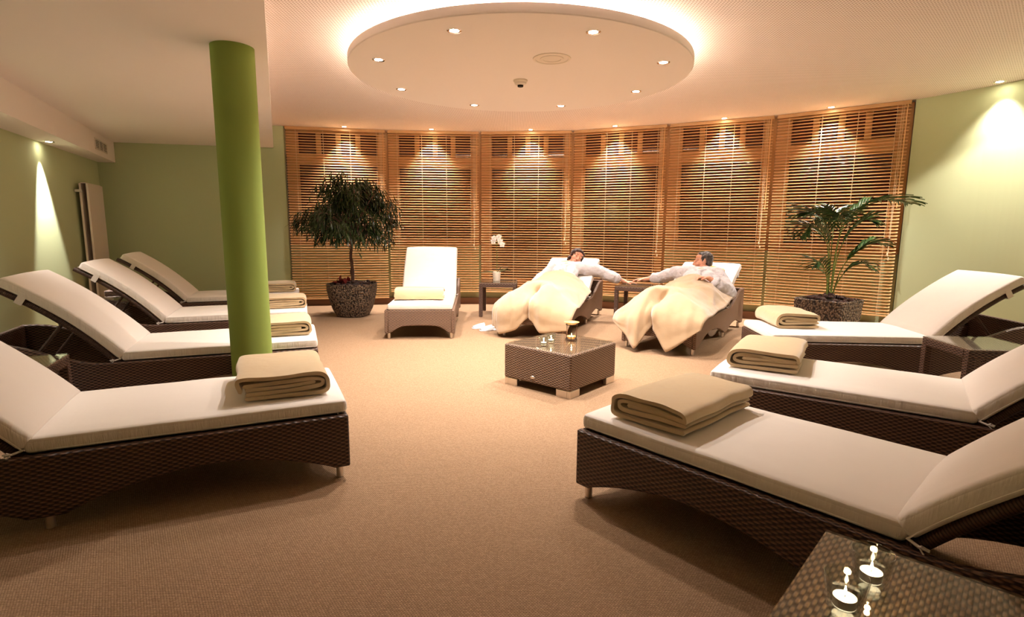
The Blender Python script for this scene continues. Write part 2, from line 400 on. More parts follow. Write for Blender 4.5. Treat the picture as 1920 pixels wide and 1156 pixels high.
# ceiling disc with indirect light
disc = empty('ceiling_disc', (.055, 4.90, 0)); st(disc)
mb = MB(); mb.lathe([(1.36, ZD + .062), (1.41, ZD + .062), (1.413, ZD + .055), (1.413, ZD + .006), (1.407, ZD), (.3, ZD)], 96); st(mb.build('disc_panel', M['white'], disc))
mb = MB(); mb.lathe([(1.12, ZD + .062), (1.12, ZC)], 64, closed_ends=False); st(mb.build('disc_upstand', M['white'], disc))
mb = MB(); mb.lathe([(1.17, ZD + .066), (1.21, ZD + .066), (1.21, ZD + .09), (1.17, ZD + .09), (1.17, ZD + .066)], 96, closed_ends=False); st(mb.build('cove_strip', M['cove'], disc))

# downlights
def make_downlight():
    r = empty('downlight')
    mb = MB(); mb.lathe([(.030, .001), (.036, -.004), (.046, -.005), (.050, -.001), (.050, .001)], 24, closed_ends=False); mb.build('rim', M['chrome'], r)
    mb = MB(); mb.lathe([(.031, -.001), (.020, -.004), (.001, -.005)], 20); mb.build('bulb', M['lamp'], r)
    return r
first = [make_downlight()]
def spot(loc, power, ang=95, blend=.7, col=(1, .885, .815), tgt=None, r=.03, name='spot'):
    l = bpy.data.lights.new(name, 'SPOT'); l.energy = power; l.color = col; l.spot_size = math.radians(ang); l.spot_blend = blend; l.shadow_soft_size = r
    o = bpy.data.objects.new(name, l); C.objects.link(o); o.location = loc
    if tgt is not None: o.rotation_euler = (V(tgt) - V(loc)).to_track_quat('-Z', 'Y').to_euler()
    return o
def downlight(x, y, z, label, group, power, ang=95, blend=.7, col=(1, .885, .815), tgt=None):
    o = first.pop() if first else copy_tree(DL)
    o.location = (x, y, z - .0005); tag(o, label, 'ceiling light', group)
    spot((x, y, z - .012), power, ang, blend, col, tgt)
    return o
DL = first[0]
P_DISC, P_RING = 98, 190
dl = ['nearest of the left pair', 'leftmost', 'second from the left in the far half', 'just left of the smoke detector, far edge', 'far edge right of the smoke detector', 'second from the right in the far half', 'rightmost', 'nearest of the right pair']
px = [(-.843, 'near left, beside the round grille side'), ]
A0 = 1.1875 + PI
names8 = ['at the near edge of the disc, left one', 'at the far left end of the disc', 'on the left side of the disc behind the leftmost one', 'at the back edge of the disc left of the smoke detector',
          'at the back edge of the disc right of the smoke detector', 'on the right side of the disc behind the rightmost one', 'at the far right end of the disc', 'at the near edge of the disc, right one']
for k in range(8):
    ang = A0 - k * PI / 4
    x, y = .055 + 1.19 * math.cos(ang), 4.90 + 1.19 * math.sin(ang)
    downlight(x, y, ZD, 'glowing recessed halogen downlight ' + names8[k], 'downlights in the ceiling disc', P_DISC, 128, 1)
ring = [(-2.44, 8.165, 'above the weeping fig'), (-1.205, 8.325, 'above the empty middle lounger'), (.256, 8.30, 'between the orchid and the woman'), (1.43, 7.96, 'between the woman and the man'),
        (2.74, 7.37, 'behind the man'), (3.73, 6.68, 'above the potted palm'), (4.68, 5.52, 'beside the right green wall')]
for x, y, w_ in ring:
    downlight(x, y, ZC, 'small recessed ceiling downlight ' + w_, 'downlights along the window bay', P_RING * (1.0 if x < 4 else .3), 86, .9)
downlight(-4.78, 5.80, 2.04, 'recessed downlight in the white box on the left wall', 'downlight in the left box', 260, 46, .5, (1, .92, .84), (-4.85, 5.84, 0))
for x, y, z, w_ in ((-4.02, 4.0, 2.04, 'left box before the second lounger row'), (-3.2, 2.0, 2.04, 'left box beside the first lounger row'), (4.74, 4.5, ZC, 'right wall behind the rear lounger'), (4.7, 2.2, ZC, 'right wall behind the middle lounger')):  # unseen downlights added to light the sides of the room
    downlight(x, y, z, 'recessed ceiling downlight added outside the view at the ' + w_, 'added unseen downlights along the side walls', 60 if x < 0 else (110 if y < 4 else 170), 100 if y < 4.2 else 140, .8 if y < 4.2 else .15, tgt=(5.25, 4.5, .9) if x > 0 and y > 4 else None)

# ------------------------------------------------------------------ loungers
ZB, TH, HW, BW = .315, .065, .345, .375      # cushion underside, cushion thickness, half widths
def ztop(s):
    if s < 1.28: return ZB
    t = min(1, (s - 1.28) / .62); t = t * t * (3 - 2 * t)
    return ZB + (.485 - ZB) * t
def zbot(s):
    if s < .07: return .06
    if s < 1.10: return .06 + .115 * math.sin(PI * (s - .07) / 1.03) ** .85
    if s < 1.22: return .06
    if s < 1.90: return .06 + .07 * math.sin(PI * (s - 1.22) / .68) ** .7
    return .06
LEN = 1.98
def base_mesh():
    mb = MB()
    S = [0, .03, .07, .09, .12, .17] + [.17 + .93 * k / 14 for k in range(1, 15)] + [1.13, 1.18, 1.22, 1.24, 1.28] + [1.28 + .6 * k / 10 for k in range(1, 11)] + [1.90, 1.94, LEN]
    for sd in (1, -1):
        yo, yi = sd * BW, sd * (BW - .035)
        rings = []
        for s_ in S: rings.append([V((s_, yo, zbot(s_))), V((s_, yo, ztop(s_))), V((s_, yi, ztop(s_))), V((s_, yi, zbot(s_)))])
        R = [mb.add(r) for r in rings]
        for a in range(len(R) - 1):
            for k in range(4):
                k2 = (k + 1) % 4; idx = (R[a][k], R[a + 1][k], R[a + 1][k2], R[a][k2])
                if sd < 0: idx = idx[::-1]
                mb.face(idx, [(mb.v[q].x, mb.v[q].z if k in (0, 2) else mb.v[q].y) for q in idx])
        mb.face(R[0] if sd > 0 else R[0][::-1], [(mb.v[q].y, mb.v[q].z) for q in (R[0] if sd > 0 else R[0][::-1])])
        e = R[-1][::-1] if sd > 0 else R[-1]; mb.face(e, [(mb.v[q].y, mb.v[q].z) for q in e])
    # foot and head panels with arched lower edge
    for x0, x1, zt in ((0.001, .035, ZB - .001), (LEN - .035, LEN - .001, .484)):
        Y = [-(BW - .035) + 2 * (BW - .035) * k / 16 for k in range(17)]
        rings = []
        for y in Y:
            e = (BW - .035) - abs(y); zz = .06 + .085 * min(1, max(0, (e - .03)) / .12) ** .6 * (1 - .25 * (abs(y) / BW) ** 2) if e > .03 else .06
            rings.append([V((x0, y, zz)), V((x0, y, zt)), V((x1, y, zt)), V((x1, y, zz))])
        mb.loft(rings)
    # inner deck under the seat cushion
    mb.box((.64, 0, ZB - .02), (1.2, 2 * BW - .07, .02))
    return mb
def back_curve(theta, n=15, ln=.78):
    """underside curve of the back cushion from the hinge; steeper near the hinge, flatter at the top"""
    pts = [V((1.225, 0, ZB + .012))]; 
    for k in range(n - 1):
        u = k / (n - 2); a = math.radians(theta + 9 - 19 * u); pts.append(pts[-1] + V((math.cos(a), 0, math.sin(a))) * ln / (n - 1))
    return pts
def cushion(path, th, hw, r=.022, dome=.008, seed=0):
    """sweep a rounded rectangle along path (list of points with y=0)."""
    mb = MB(); P = [V(p) for p in path]; rings = []
    def section(p, t, inset):
        n = V((-t.z, 0, t.x)); out = []
        w = hw - inset; z0, z1 = inset, th - inset; rr_ = max(.003, r - inset * .8)
        top = 8
        for k in range(top + 1):
            y = -(w - rr_) + 2 * (w - rr_) * k / top; out.append((y, z1 + dome * (1 - (y / w) ** 2) * (1 if inset < r * .6 else .5)))
        for k in range(1, 5): a = PI / 2 - PI / 2 * k / 4; out.append((w - rr_ + rr_ * math.cos(a), z1 - rr_ + rr_ * math.sin(a)))
        for k in range(0, 5): a = -PI / 2 * k / 4; out.append((w - rr_ + rr_ * math.cos(a), z0 + rr_ + rr_ * math.sin(a)))
        for k in range(0, 5): a = -PI / 2 - PI / 2 * k / 4; out.append((-(w - rr_) + rr_ * math.cos(a), z0 + rr_ + rr_ * math.sin(a)))
        for k in range(0, 4): a = PI - PI / 2 * k / 4; out.append((-(w - rr_) + rr_ * math.cos(a), z1 - rr_ + rr_ * math.sin(a)))
        ring = []
        for y, z in out:
            q = p + V((0, y, 0)) + n * z
            q += n * (noise.noise(V((q.x * 4, q.y * 4, seed))) * .004)
            ring.append(q)
        return ring
    N = len(P)
    for i, p in enumerate(P):
        t = (P[min(i + 1, N - 1)] - P[max(0, i - 1)]).normalized()
        if i == 0:
            for k in (0, 1, 2, 3): a = PI / 2 * k / 4; rings.append(section(p + t * r * (1 - math.sin(a)) * .0 + t * (r * (1 - math.sin(a))) , t, r * (1 - math.sin(a)) * 0 + r * (1 - math.sin(a)) if k else r))
            rings = [section(p + t * r * (1 - math.cos(a_)), t, r * (1 - math.sin(a_))) for a_ in (0.0, PI / 8, PI / 4, 3 * PI / 8, PI / 2)]
        elif i == N - 1:
            rings += [section(p - t * r * (1 - math.cos(a_)), t, r * (1 - math.sin(a_))) for a_ in (PI / 2, 3 * PI / 8, PI / 4, PI / 8, 0.0)]
        else: rings.append(section(p, t, 0))
    mb.loft(rings)
    return mb
def make_lounger(theta, strap=True, style=0):
    r = empty('sun_lounger')
    o = base_mesh().build('wicker_base', M['wicker' if style == 0 else 'wicker_t'], r, smooth=30, bevel=.008)  # lighter rattan on some loungers puts the brighter light into their colour
    for s_ in (.045, 1.16, 1.93):
        for y in (-.335, .335):
            mb = MB(); mb.lathe([(.013, 0), (.017, .003), (.017, .062)], 14, (s_, y, 0)); mb.build('foot', M['metal'], r)
    path = [V((1.215 * k / 16, 0, ZB)) for k in range(17)]
    se = cushion(path, TH, HW, seed=theta).build('seat_cushion', M['cushion'], r, smooth=50)
    # seam piping round the underside
    def piping(path_, hw, z):
        m_ = MB(); p0, p1 = path_[0], path_[-1]
        def nrm(i): t = (path_[min(i + 1, len(path_) - 1)] - path_[max(0, i - 1)]).normalized(); return V((-t.z, 0, t.x))
        L_ = [p + V((0, hw - .001, 0)) + nrm(i) * z for i, p in enumerate(path_)]; R_ = [p + V((0, -hw + .001, 0)) + nrm(i) * z for i, p in enumerate(path_)]
        m_.tube(L_ + R_[::-1] + [L_[0]], .0028, 5); return m_
    piping([path[0] + V((.016, 0, 0))] + path[1:-1], HW, .012).build('piping', M['cushion'], se)
    bc = back_curve(theta)
    bk = cushion(bc, TH, HW, seed=theta + 3).build('back_cushion', M['cushion'], r, smooth=50)
    piping(bc, HW, .012).build('piping', M['cushion'], bk)
    # back frame: wrapped side rails, cross bars and webbing
    mb = MB()
    def under(i, dz): t = (bc[min(i + 1, 14)] - bc[max(0, i - 1)]).normalized(); return bc[i] + V((t.z, 0, -t.x)) * dz
    for y in (-.315, .315): mb.tube([under(0, .022) + V((-.03, y, -.02))] + [under(i, .022) + V((0, y, 0)) for i in range(15)] + [under(14, .022) + V((.02, y, .012))], .019, 10)
    for i in (1, 8, 14): p = under(i, .022); mb.tube([p + V((0, -.3, 0)), p + V((0, .3, 0))], .016, 8)
    fr_ = mb.build('back_frame', M['wrap'], r)
    mb = MB(); rings = [[under(i, .012) + V((0, y, 0)) for y in (-.30, .30)] + [under(i, .018) + V((0, y, 0)) for y in (.30, -.30)] for i in range(15)]
    mb.loft(rings); mb.build('webbing', M['darkmesh'], fr_, smooth=0)
    for y in (-.27, .27):
        mb = MB(); p = under(7, .03) + V((0, y, 0)); mb.tube([p, V((1.78, y, .24))], .011, 8); mb.build('support_strut', M['metal' if style else 'wrap'], r)
    if strap:
        mb = MB(); i = 11
        w2 = HW + .004
        sec = []
        for q_ in (bc[i] , bc[i] + (bc[12] - bc[11]) * .75):
            t = (bc[12] - bc[11]).normalized(); n = V((-t.z, 0, t.x))
            ring = [q_ + n * .03 + V((0, w2, 0)), q_ - n * .044 + V((0, w2 - .008, 0)), q_ - n * .046 + V((0, -w2 + .008, 0)), q_ + n * .03 + V((0, -w2, 0))]
            inner = [q_ + n * .03 + V((0, -w2 + .003, 0)), q_ - n * .043 + V((0, -w2 + .012, 0)), q_ - n * .043 + V((0, w2 - .012, 0)), q_ + n * .03 + V((0, w2 - .003, 0))]
            sec.append(ring + inner)
        mb.loft(sec); mb.build('strap', M['cushion'], bk, smooth=0)
    for y in (-1, 1):
        mb = MB(); c = V((1.235, y * (HW - .005), ZB + .012))
        mb.tube([c + V((-.02, 0, .008)), c + V((.01, y * .012, 0)), c + V((.035, y * .006, -.006))], .0045, 6)
        mb.tube([c + V((.01, y * .012, 0)), c + V((.02, y * .028, .012)), c + V((.035, y * .02, .004)), c + V((.012, y * .013, 0)), c + V((.03, y * .026, -.018))], .003, 6)
        mb.build('cushion_tie', M['cushion'], r)
    return r
def put(o, x, y, a): o.location = (x, y, 0); o.rotation_euler = (0, 0, math.radians(a)); return o
LG = {'L1': (-0.930, 2.825, -155.0), 'L2': (-1.550, 4.241, -158.4), 'L3': (-2.127, 5.603, -159.1), 'L4': (-2.738, 6.966, -159.0), 'R1': (0.571, 2.572, -48.2), 'R2': (1.364, 3.395, -35.9),
      'R3': (2.096, 4.590, -4.3), 'C': (-0.993, 5.788, 93.6), 'M': (1.430, 5.264, 55.5), 'W': (0.214, 5.869, 69.2)}
LAB = {'L1': 'brown wicker lounger in the left foreground with blanket against the green column', 'L2': 'brown wicker lounger on the left, second row from the front, crossing behind the green column',
       'L3': 'brown wicker lounger on the left, third row, in front of the white radiator', 'L4': 'brown wicker lounger on the left closest to the back green wall',
       'R1': 'large brown wicker lounger at the right front, beside the table with two burning candles', 'R2': 'brown wicker lounger on the right between the front and the back one',
       'R3': 'brown wicker lounger on the right in front of the potted palm', 'C': 'empty wicker lounger facing the camera beside the weeping fig with a rolled blanket',
       'M': 'wicker lounger under the man in a white robe', 'W': 'wicker lounger under the dark haired woman in a white robe'}
proto = make_lounger(41); lights_l = None
used = False
loungers = {}
for k in ('L1', 'L2', 'L3', 'L4', 'R1'):
    o = proto if not used else copy_tree(proto); used = True; loungers[k] = put(o, *LG[k])
p2 = make_lounger(39)
loungers['R3'] = put(p2, *LG['R3']); loungers['R2'] = put(copy_tree(p2), *LG['R2'])
p3 = make_lounger(46, strap=False, style=1); loungers['C'] = put(p3, *LG['C'])
p4 = make_lounger(31.5, strap=True, style=1); loungers['M'] = put(p4, *LG['M']); loungers['W'] = put(copy_tree(p4), *LG['W'])
for k, o in loungers.items(): tag(o, LAB[k], 'lounger', 'wicker loungers with cream cushions')

def wl(k, s, t, z=0):
    x, y, a = LG[k]; a = math.radians(a); c, s_ = math.cos(a), math.sin(a)
    return V((x + s * c - t * s_, y + s * s_ + t * c, z))

# ------------------------------------------------------------------ folded blankets
def folded(name_seed, w, d, h, kind=0):
    """ribbons folded in the x-z plane, extruded along y; the cut side shows the layers."""
    mb = MB(); th = h * .165; rs = random.Random(name_seed)
    hw = w / 2
    def ribbon(ctrl, n=70, yo=0, dd=d):
        pts = [V((p[0], 0, p[1])) for p in ctrl]; path = spline(pts, n)
        ny = 12; rings = []
        outline = []
        for i, p in enumerate(path):
            t = (path[min(i + 1, n - 1)] - path[max(i - 1, 0)]).normalized(); nn = V((-t.z, 0, t.x)); outline.append((p, nn))
        up = [p + nn * th / 2 for p, nn in outline]; dn = [p - nn * th / 2 for p, nn in outline][::-1]
        e1 = [outline[-1][0] + (outline[-1][0] - outline[-2][0]).normalized() * th * .4]; e0 = [outline[0][0] + (outline[0][0] - outline[1][0]).normalized() * th * .4]
        sec = up + e1 + dn + e0
        for j in range(ny + 1):
            y = -dd / 2 + dd * j / ny; e = 0
            edge = min(j, ny - j)
            ring = []
            for p in sec:
                q = p.copy(); q.y = y + yo
                q.x += .010 * noise.noise(V((p.x * 5, y * 5, name_seed))); 
                q.z += .008 * noise.noise(V((p.x * 6 + 9, y * 6, name_seed + p.z * 9))) * min(1, p.z / h * 2)
                if edge == 0: q.y += .012 * noise.noise(V((p.x * 8, p.z * 30, name_seed + j))) ; q.z -= .002
                ring.append(q)
            rings.append(ring)
        mb.loft(rings)
    t = th
    if kind == 0:
        ribbon([(-hw * .93, h * .42), (-hw * .99, h * .78), (-hw * .88, h - t * .5), (-hw * .3, h - t * .55), (hw * .5, h - t * .4), (hw * .88, h - t * .7), (hw * .99, h * .5), (hw * .9, t * .62), (hw * .3, t * .5), (-hw * .4, t * .55), (-hw * .82, t * .6)])
        ribbon([(-hw * .85, h * .60), (-hw * .3, h * .68), (hw * .4, h * .70), (hw * .80, h * .66), (hw * .88, h * .48), (hw * .74, h * .34), (0, h * .27), (-hw * .8, h * .26)], 50, 0, d * .97)
        ribbon([(-hw * .80, h * .44), (0, h * .47), (hw * .68, h * .50)], 24, 0, d * .95)
    else:
        ribbon([(hw * .97, h * .60), (hw * .9, h * .86), (hw * .6, h - t * .5), (-hw * .2, h - t * .4), (-hw * .8, h - t * .7), (-hw * .99, h * .55), (-hw * .9, t * .65), (-hw * .2, t * .5), (hw * .5, t * .6), (hw * .93, t * .8)])
        ribbon([(hw * .93, h * .40), (hw * .2, h * .36), (-hw * .55, h * .30), (-hw * .82, h * .40), (-hw * .80, h * .62), (-hw * .5, h * .70), (hw * .3, h * .66), (hw * .88, h * .60)], 50, 0, d * .97)
        ribbon([(hw * .85, h * .50), (0, h * .52), (-hw * .6, h * .50)], 24, 0, d * .95)
    return mb
ZS = ZB + TH + .015
def blanket(k, s, t, rz, w, d, h, kind, seed, label):
    o = folded(seed, w, d, h, kind).build('folded_blanket', M['blanket'], smooth=60)
    p = wl(k, s, t, ZS); o.location = p; o.rotation_euler = (0, 0, math.radians(LG[k][2] + rz)); tag(o, label, 'blanket', 'folded blankets on the loungers'); return o
blanket('L1', .27, -.02, 180, .40, .50, .11, 0, 1, 'thick folded tan blanket on the left front lounger, touching the green column')
blanket('L2', .25, -.03, 180, .42, .44, .10, 0, 2, 'folded tan blanket half behind the green column, second up from the front left')
blanket('L3', .22, -.03, 180, .42, .42, .10, 0, 3, 'folded tan blanket right of the column, third from the front')
blanket('L4', .24, -.02, 180, .40, .42, .10, 0, 4, 'folded tan blanket right of the column, farthest back near the green wall')
blanket('R1', .30, 0.0, 0, .36, .56, .105, 1, 5, 'large folded tan blanket on the right front lounger, nearest the camera')
blanket('R2', .24, .06, 4, .38, .54, .11, 1, 6, 'folded tan blanket on the middle lounger of the right side')
blanket('R3', .28, .10, 0, .34, .48, .12, 1, 7, 'folded tan blanket in front of the palm pot on the right')
blanket('C', .38, 0.03, 0, .26, .54, .125, 1, 8, 'thick yellow folded blanket across the empty middle lounger')

# ------------------------------------------------------------------ tables
def side_table(w=.5, d=.5, h=.47, lw=.048, style=0):
    r = empty('side_table'); wm = M['wicker_t' if style else 'wicker']
    mb = MB()
    for sx, sy, lx, ly in ((0, 1, w - .002, lw), (0, -1, w - .002, lw), (1, 0, lw, d - 2 * lw - .002), (-1, 0, lw, d - 2 * lw - .002)):
        mb.box((sx * (w / 2 - lw / 2), sy * (d / 2 - lw / 2), h - .042), (lx, ly, .050))
    mb.build('apron', wm, r, smooth=0, bevel=.006)
    mb = MB(); mb.box((0, 0, h - .012), (w - .004, d - .004, .009)); mb.uv[1] = [(q[1], q[0]) for q in mb.uv[1]]; mb.build('woven_top', M['wicker_t'], r, smooth=0)
    for sx in (-1, 1):
        for sy in (-1, 1):
            mb = MB(); mb.box((sx * (w / 2 - lw / 2), sy * (d / 2 - lw / 2), (h - .067) / 2 + .004), (lw, lw, h - .067 - .008)); mb.build('leg', wm, r, smooth=0, bevel=.004)
    mb = MB(); mb.box((0, 0, h - .003), (w - .008, d - .008, .006)); mb.build('glass_top', M['tabletop'], r, smooth=0, bevel=.0015)
    return r
def badge(parent, loc, rot):
    mb = MB(); mb.lathe([(.001, .003), (.016, .0025), (.019, .0)], 20)
    for p in mb.v: p.x *= 1.15; p.y *= .62
    o = mb.build('maker_badge', M['metal'], parent); o.location = loc; o.rotation_euler = rot; o['label'] = 'small oval metal badge'
    return o
def place_t(o, cx, cy, a, label): put(o, cx, cy, a); tag(o, label, 'table', 'glass topped wicker side tables'); return o
t1 = side_table(.50, .60); place_t(t1, -.185, 7.55, -2, 'tall wicker side table carrying the white orchid')
t2 = side_table(.48, .48); 
place_t(t2, 1.645, 7.11, -28, 'wicker side table under the joined hands of the couple')
t3 = side_table(.46, .46, .45, style=0)
place_t(t3, 3.185, 3.635, -5, 'glass topped wicker table between the two rear loungers on the right'); badge(t3, (.06, -.232, .405), (PI / 2, 0, 0))
t4 = side_table(.50, .50, .45, style=1)
a4 = math.degrees(math.atan2(-.68, .73)); c4 = V((.80, 1.29)) + V((.73, -.68)) * .25 + V((-.68, -.73)) * .25
place_t(t4, c4.x, c4.y, a4, 'glass topped wicker table in the lower right foreground with two candles')
t5 = side_table(.45, .45, .43); place_t(t5, -2.80, 2.93, -158, 'glass topped wicker table at the left edge between the first two loungers')
t6 = side_table(.45, .45, .45); place_t(t6, -4.08, 5.57, -159, 'wicker table near the radiator, between the third and fourth left loungers')

# coffee table
ct = empty('coffee_table', (.380, 4.149, 0), math.radians(49.5)); tag(ct, 'low square wicker coffee table with glass top in the middle of the floor', 'table')
S_ = .62; mb = MB(); mb.box((0, 0, .187), (S_, S_, .262)); mb.build('wicker_body', M['wicker_t'], ct, smooth=0, bevel=.012)
for sx in (-1, 1):
    for sy in (-1, 1):
        mb = MB(); mb.box((sx * (S_ / 2 - .065), sy * (S_ / 2 - .018), .028), (.12, .03, .056)); mb.box((sx * (S_ / 2 - .018), sy * (S_ / 2 - .08), .028), (.03, .094, .056)); mb.build('foot', M['metal'], ct, smooth=0, bevel=.003)
mb = MB(); mb.box((0, 0, .3225), (S_ - .02, S_ - .02, .008)); mb.build('glass_top', M['tabletop'], ct, smooth=0, bevel=.0015)
badge(ct, (-.3115, .03, .10), (PI / 2, 0, -PI / 2))

# ------------------------------------------------------------------ candles
def tealight_holder(loc, label, lit=True, r0=.029, r1=.041, h=.074, k_=1.14, group='glass tealight holders'):
    r = empty('tealight_holder', loc); tag(r, label, 'candle holder', group)
    mb = MB(); mb.lathe([(.001, .0), (r0, 0), (r0 + .001, .002), (r1, h), (r1 - .001, h + .001), (r1 - .0025, h), (r0 - .0015, .011), (.001, .009)], 40); mb.build('glass_cup', M['glass'], r)
    cd = MB(); cd.lathe([(.0185 * k_, .0115), (.0190 * k_, .029), (.0184 * k_, .0292), (.0178 * k_, .012)], 28, closed_ends=False); cup = cd.build('metal_cup', M['aluc'], r)
    cd = MB(); cd.lathe([(.0178 * k_, .013), (.0178 * k_, .0275), (.001, .0272)], 28); cw = cd.build('candle', M['wax'], r)
    cd = MB(); cd.tube([(0, 0, .027), (.0005, 0, .034)], .0008, 5); cd.build('wick', M['dark'], cw)
    if lit:
        cd = MB(); cd.lathe([(.0006, .033), (.0026, .037), (.0030, .040), (.0018, .046), (.0003, .052)], 12); cd.build('flame', M['flame'], r)
        l = bpy.data.lights.new('flame_light', 'POINT'); l.energy = .10; l.color = (1, .6, .28); l.shadow_soft_size = .006
        o = bpy.data.objects.new('flame_light', l); C.objects.link(o); o.location = V(loc) + V((0, 0, .056))
    return r
tealight_holder((.666, .990, .4505), 'clear glass holder with burning tealight, nearer the camera and lower left of the pair', group='candles on the foreground table')
tealight_holder((.772, 1.072, .4505), 'clear glass holder with burning tealight, the farther one of the foreground pair', group='candles on the foreground table')
tealight_holder((.238, 3.985, .3275), 'small glass tealight holder on the coffee table, left and nearer', True, .026, .037, .070, 1.1, 'small glass holders on the coffee table')
tealight_holder((.300, 4.085, .3275), 'small glass tealight holder on the coffee table, just behind the nearer one', True, .026, .037, .070, 1.1, 'small glass holders on the coffee table')
# aroma burner
ob = empty('oil_burner', (.470, 4.225, .3275)); tag(ob, 'tall glass and metal aroma burner with shallow dish on the coffee table', 'oil burner')
mb = MB()
for k in range(3): a = 2 * PI * k / 3 + .35; mb.tube([(.044 * math.cos(a), .044 * math.sin(a), 0), (.044 * math.cos(a), .044 * math.sin(a), .125)], .0028, 8)
mb.build('stand_rod', M['blackmetal'], ob)
mb = MB(); n = 28
mb.tube([(.044 * math.cos(2 * PI * k / n), .044 * math.sin(2 * PI * k / n), .122) for k in range(n + 1)], .0032, 6); mb.tube([(.044 * math.cos(2 * PI * k / n), .044 * math.sin(2 * PI * k / n), .004) for k in range(n + 1)], .0032, 6)
mb.build('ring', M['blackmetal'], ob)
mb = MB(); mb.lathe([(.001, .006), (.026, .008), (.037, .028), (.035, .030), (.024, .012), (.001, .010)], 28); mb.build('candle_bowl', M['amber'], ob)
mb = MB(); mb.lathe([(.0176, .012), (.0176, .028), (.001, .0277)], 20); cn = mb.build('candle', M['wax'], ob)
mb = MB(); mb.lathe([(.0008, .032), (.0034, .037), (.0036, .041), (.0004, .053)], 12); mb.build('flame', M['flame'], ob)
mb = MB(); mb.lathe([(.001, .122), (.030, .124), (.058, .140), (.060, .142), (.056, .142), (.028, .128), (.001, .126)], 32); mb.build('dish', M['amber'], ob)
l = bpy.data.lights.new('flame_light', 'POINT'); l.energy = .25; l.color = (1, .6, .28); l.shadow_soft_size = .006
o = bpy.data.objects.new('flame_light', l); C.objects.link(o); o.location = (.470, 4.225, .3275 + .062)

# ------------------------------------------------------------------ column, radiator, vent, detector
mb = MB(); mb.lathe([(.128, .001), (.128, ZL)], 64, (-1.775, 3.64, 0)); o = mb.build('column', M['column']); tag(o, 'round bright green painted column rising from behind the left front lounger', 'column')
wd = (WL[1] - WL[0]).normalized(); wn = V((wd.y, -wd.x))
if wn.dot(V((0, 3.5)) - WL[0]) < 0: wn = -wn
rp = WL[0] + wd * ((6.66 - WL[0].y) / wd.y)
rad = empty('radiator', (rp.x, rp.y, 0), math.atan2(wd.y, wd.x)); tag(rad, 'tall white panel radiator on the left green wall near the corner', 'radiator')
sg = 1 if V((-wd.y, wd.x)).dot(wn) > 0 else -1
for j, yy in enumerate((.055, .125)):
    mb = MB(); mb.box((.31, sg * yy, .98), (.60, .022, 1.42))
    for q in range(8): mb.box((.06 + q * .07, sg * (yy - .013), .98), (.03, .006, 1.34))
    mb.build('panel', M['radiator'], rad, smooth=0, bevel=.006)
mb = MB(); mb.box((.31, sg * .09, 1.695), (.60, .06, .008)); mb.build('top_grille', M['radiator'], rad, smooth=0)
mb = MB(); mb.box((-.02, sg * .05, 1.60), (.05, .07, .03)); mb.tube([(-.012, sg * .09, .3), (-.012, sg * .09, .02)], .009, 8); mb.box((-.012, sg * .09, .31), (.03, .03, .05)); mb.build('bracket', M['metal'], rad, smooth=0)
# vent grille on the box
a, b_ = V((-3.91, 4.36)), V((-5.46, 7.71)); d = (b_ - a).normalized()
vg = empty('vent_grille', (*(a + d * 2.93), 2.165), math.atan2(d.y, d.x)); tag(vg, 'small slatted ventilation grille in the white box on the left', 'vent')
mb = MB(); nn = V((-d.y, d.x)); sgv = 1 if nn.dot(V((0, 3.5)) - a) > 0 else -1
for x, z, w_, h_ in ((0, .062, .58, .012), (0, -.062, .58, .012), (-.285, 0, .012, .136), (.285, 0, .012, .136)): mb.box((x, sgv * .004, z), (w_, .012, h_))
mb.build('grille_frame', M['plastic'], vg, smooth=0)
mb = MB(); mb.box((0, sgv * .001, 0), (.56, .003, .12)); mb.build('duct_backing', M['dark'], vg, smooth=0)
mb = MB()
for q in range(6): mb.box((0, sgv * .006, -.046 + q * .0185), (.56, .008, .004), Matrix.Rotation(.5 * sgv, 3, 'X'))
for x in (-.09, .09): mb.box((x, sgv * .006, 0), (.006, .008, .12))
mb.build('louvre', M['plastic'], vg, smooth=0)
sd = empty('smoke_detector', (.06, 5.0, ZD)); tag(sd, 'white smoke detector hanging from the middle of the ceiling disc', 'smoke detector')
mb = MB(); mb.lathe([(.062, 0), (.062, -.012), (.052, -.020), (.050, -.034), (.030, -.042), (.001, -.042)], 32); mb.build('housing', M['plastic'], sd)
mb = MB(); mb.lathe([(.026, -.041), (.024, -.056), (.001, -.058)], 20); mb.build('sensor', M['dark'], sd)
sp = empty('ceiling_speaker', (.29, 4.38, ZD)); tag(sp, 'flat round white air outlet flush in the ceiling disc', 'air outlet')
mb = MB(); mb.lathe([(.145, 0), (.143, -.005), (.125, -.006), (.122, -.002), (.090, -.002), (.088, -.006), (.070, -.006), (.068, -.002), (.001, -.003)], 40); mb.build('cover', M['plastic'], sp)

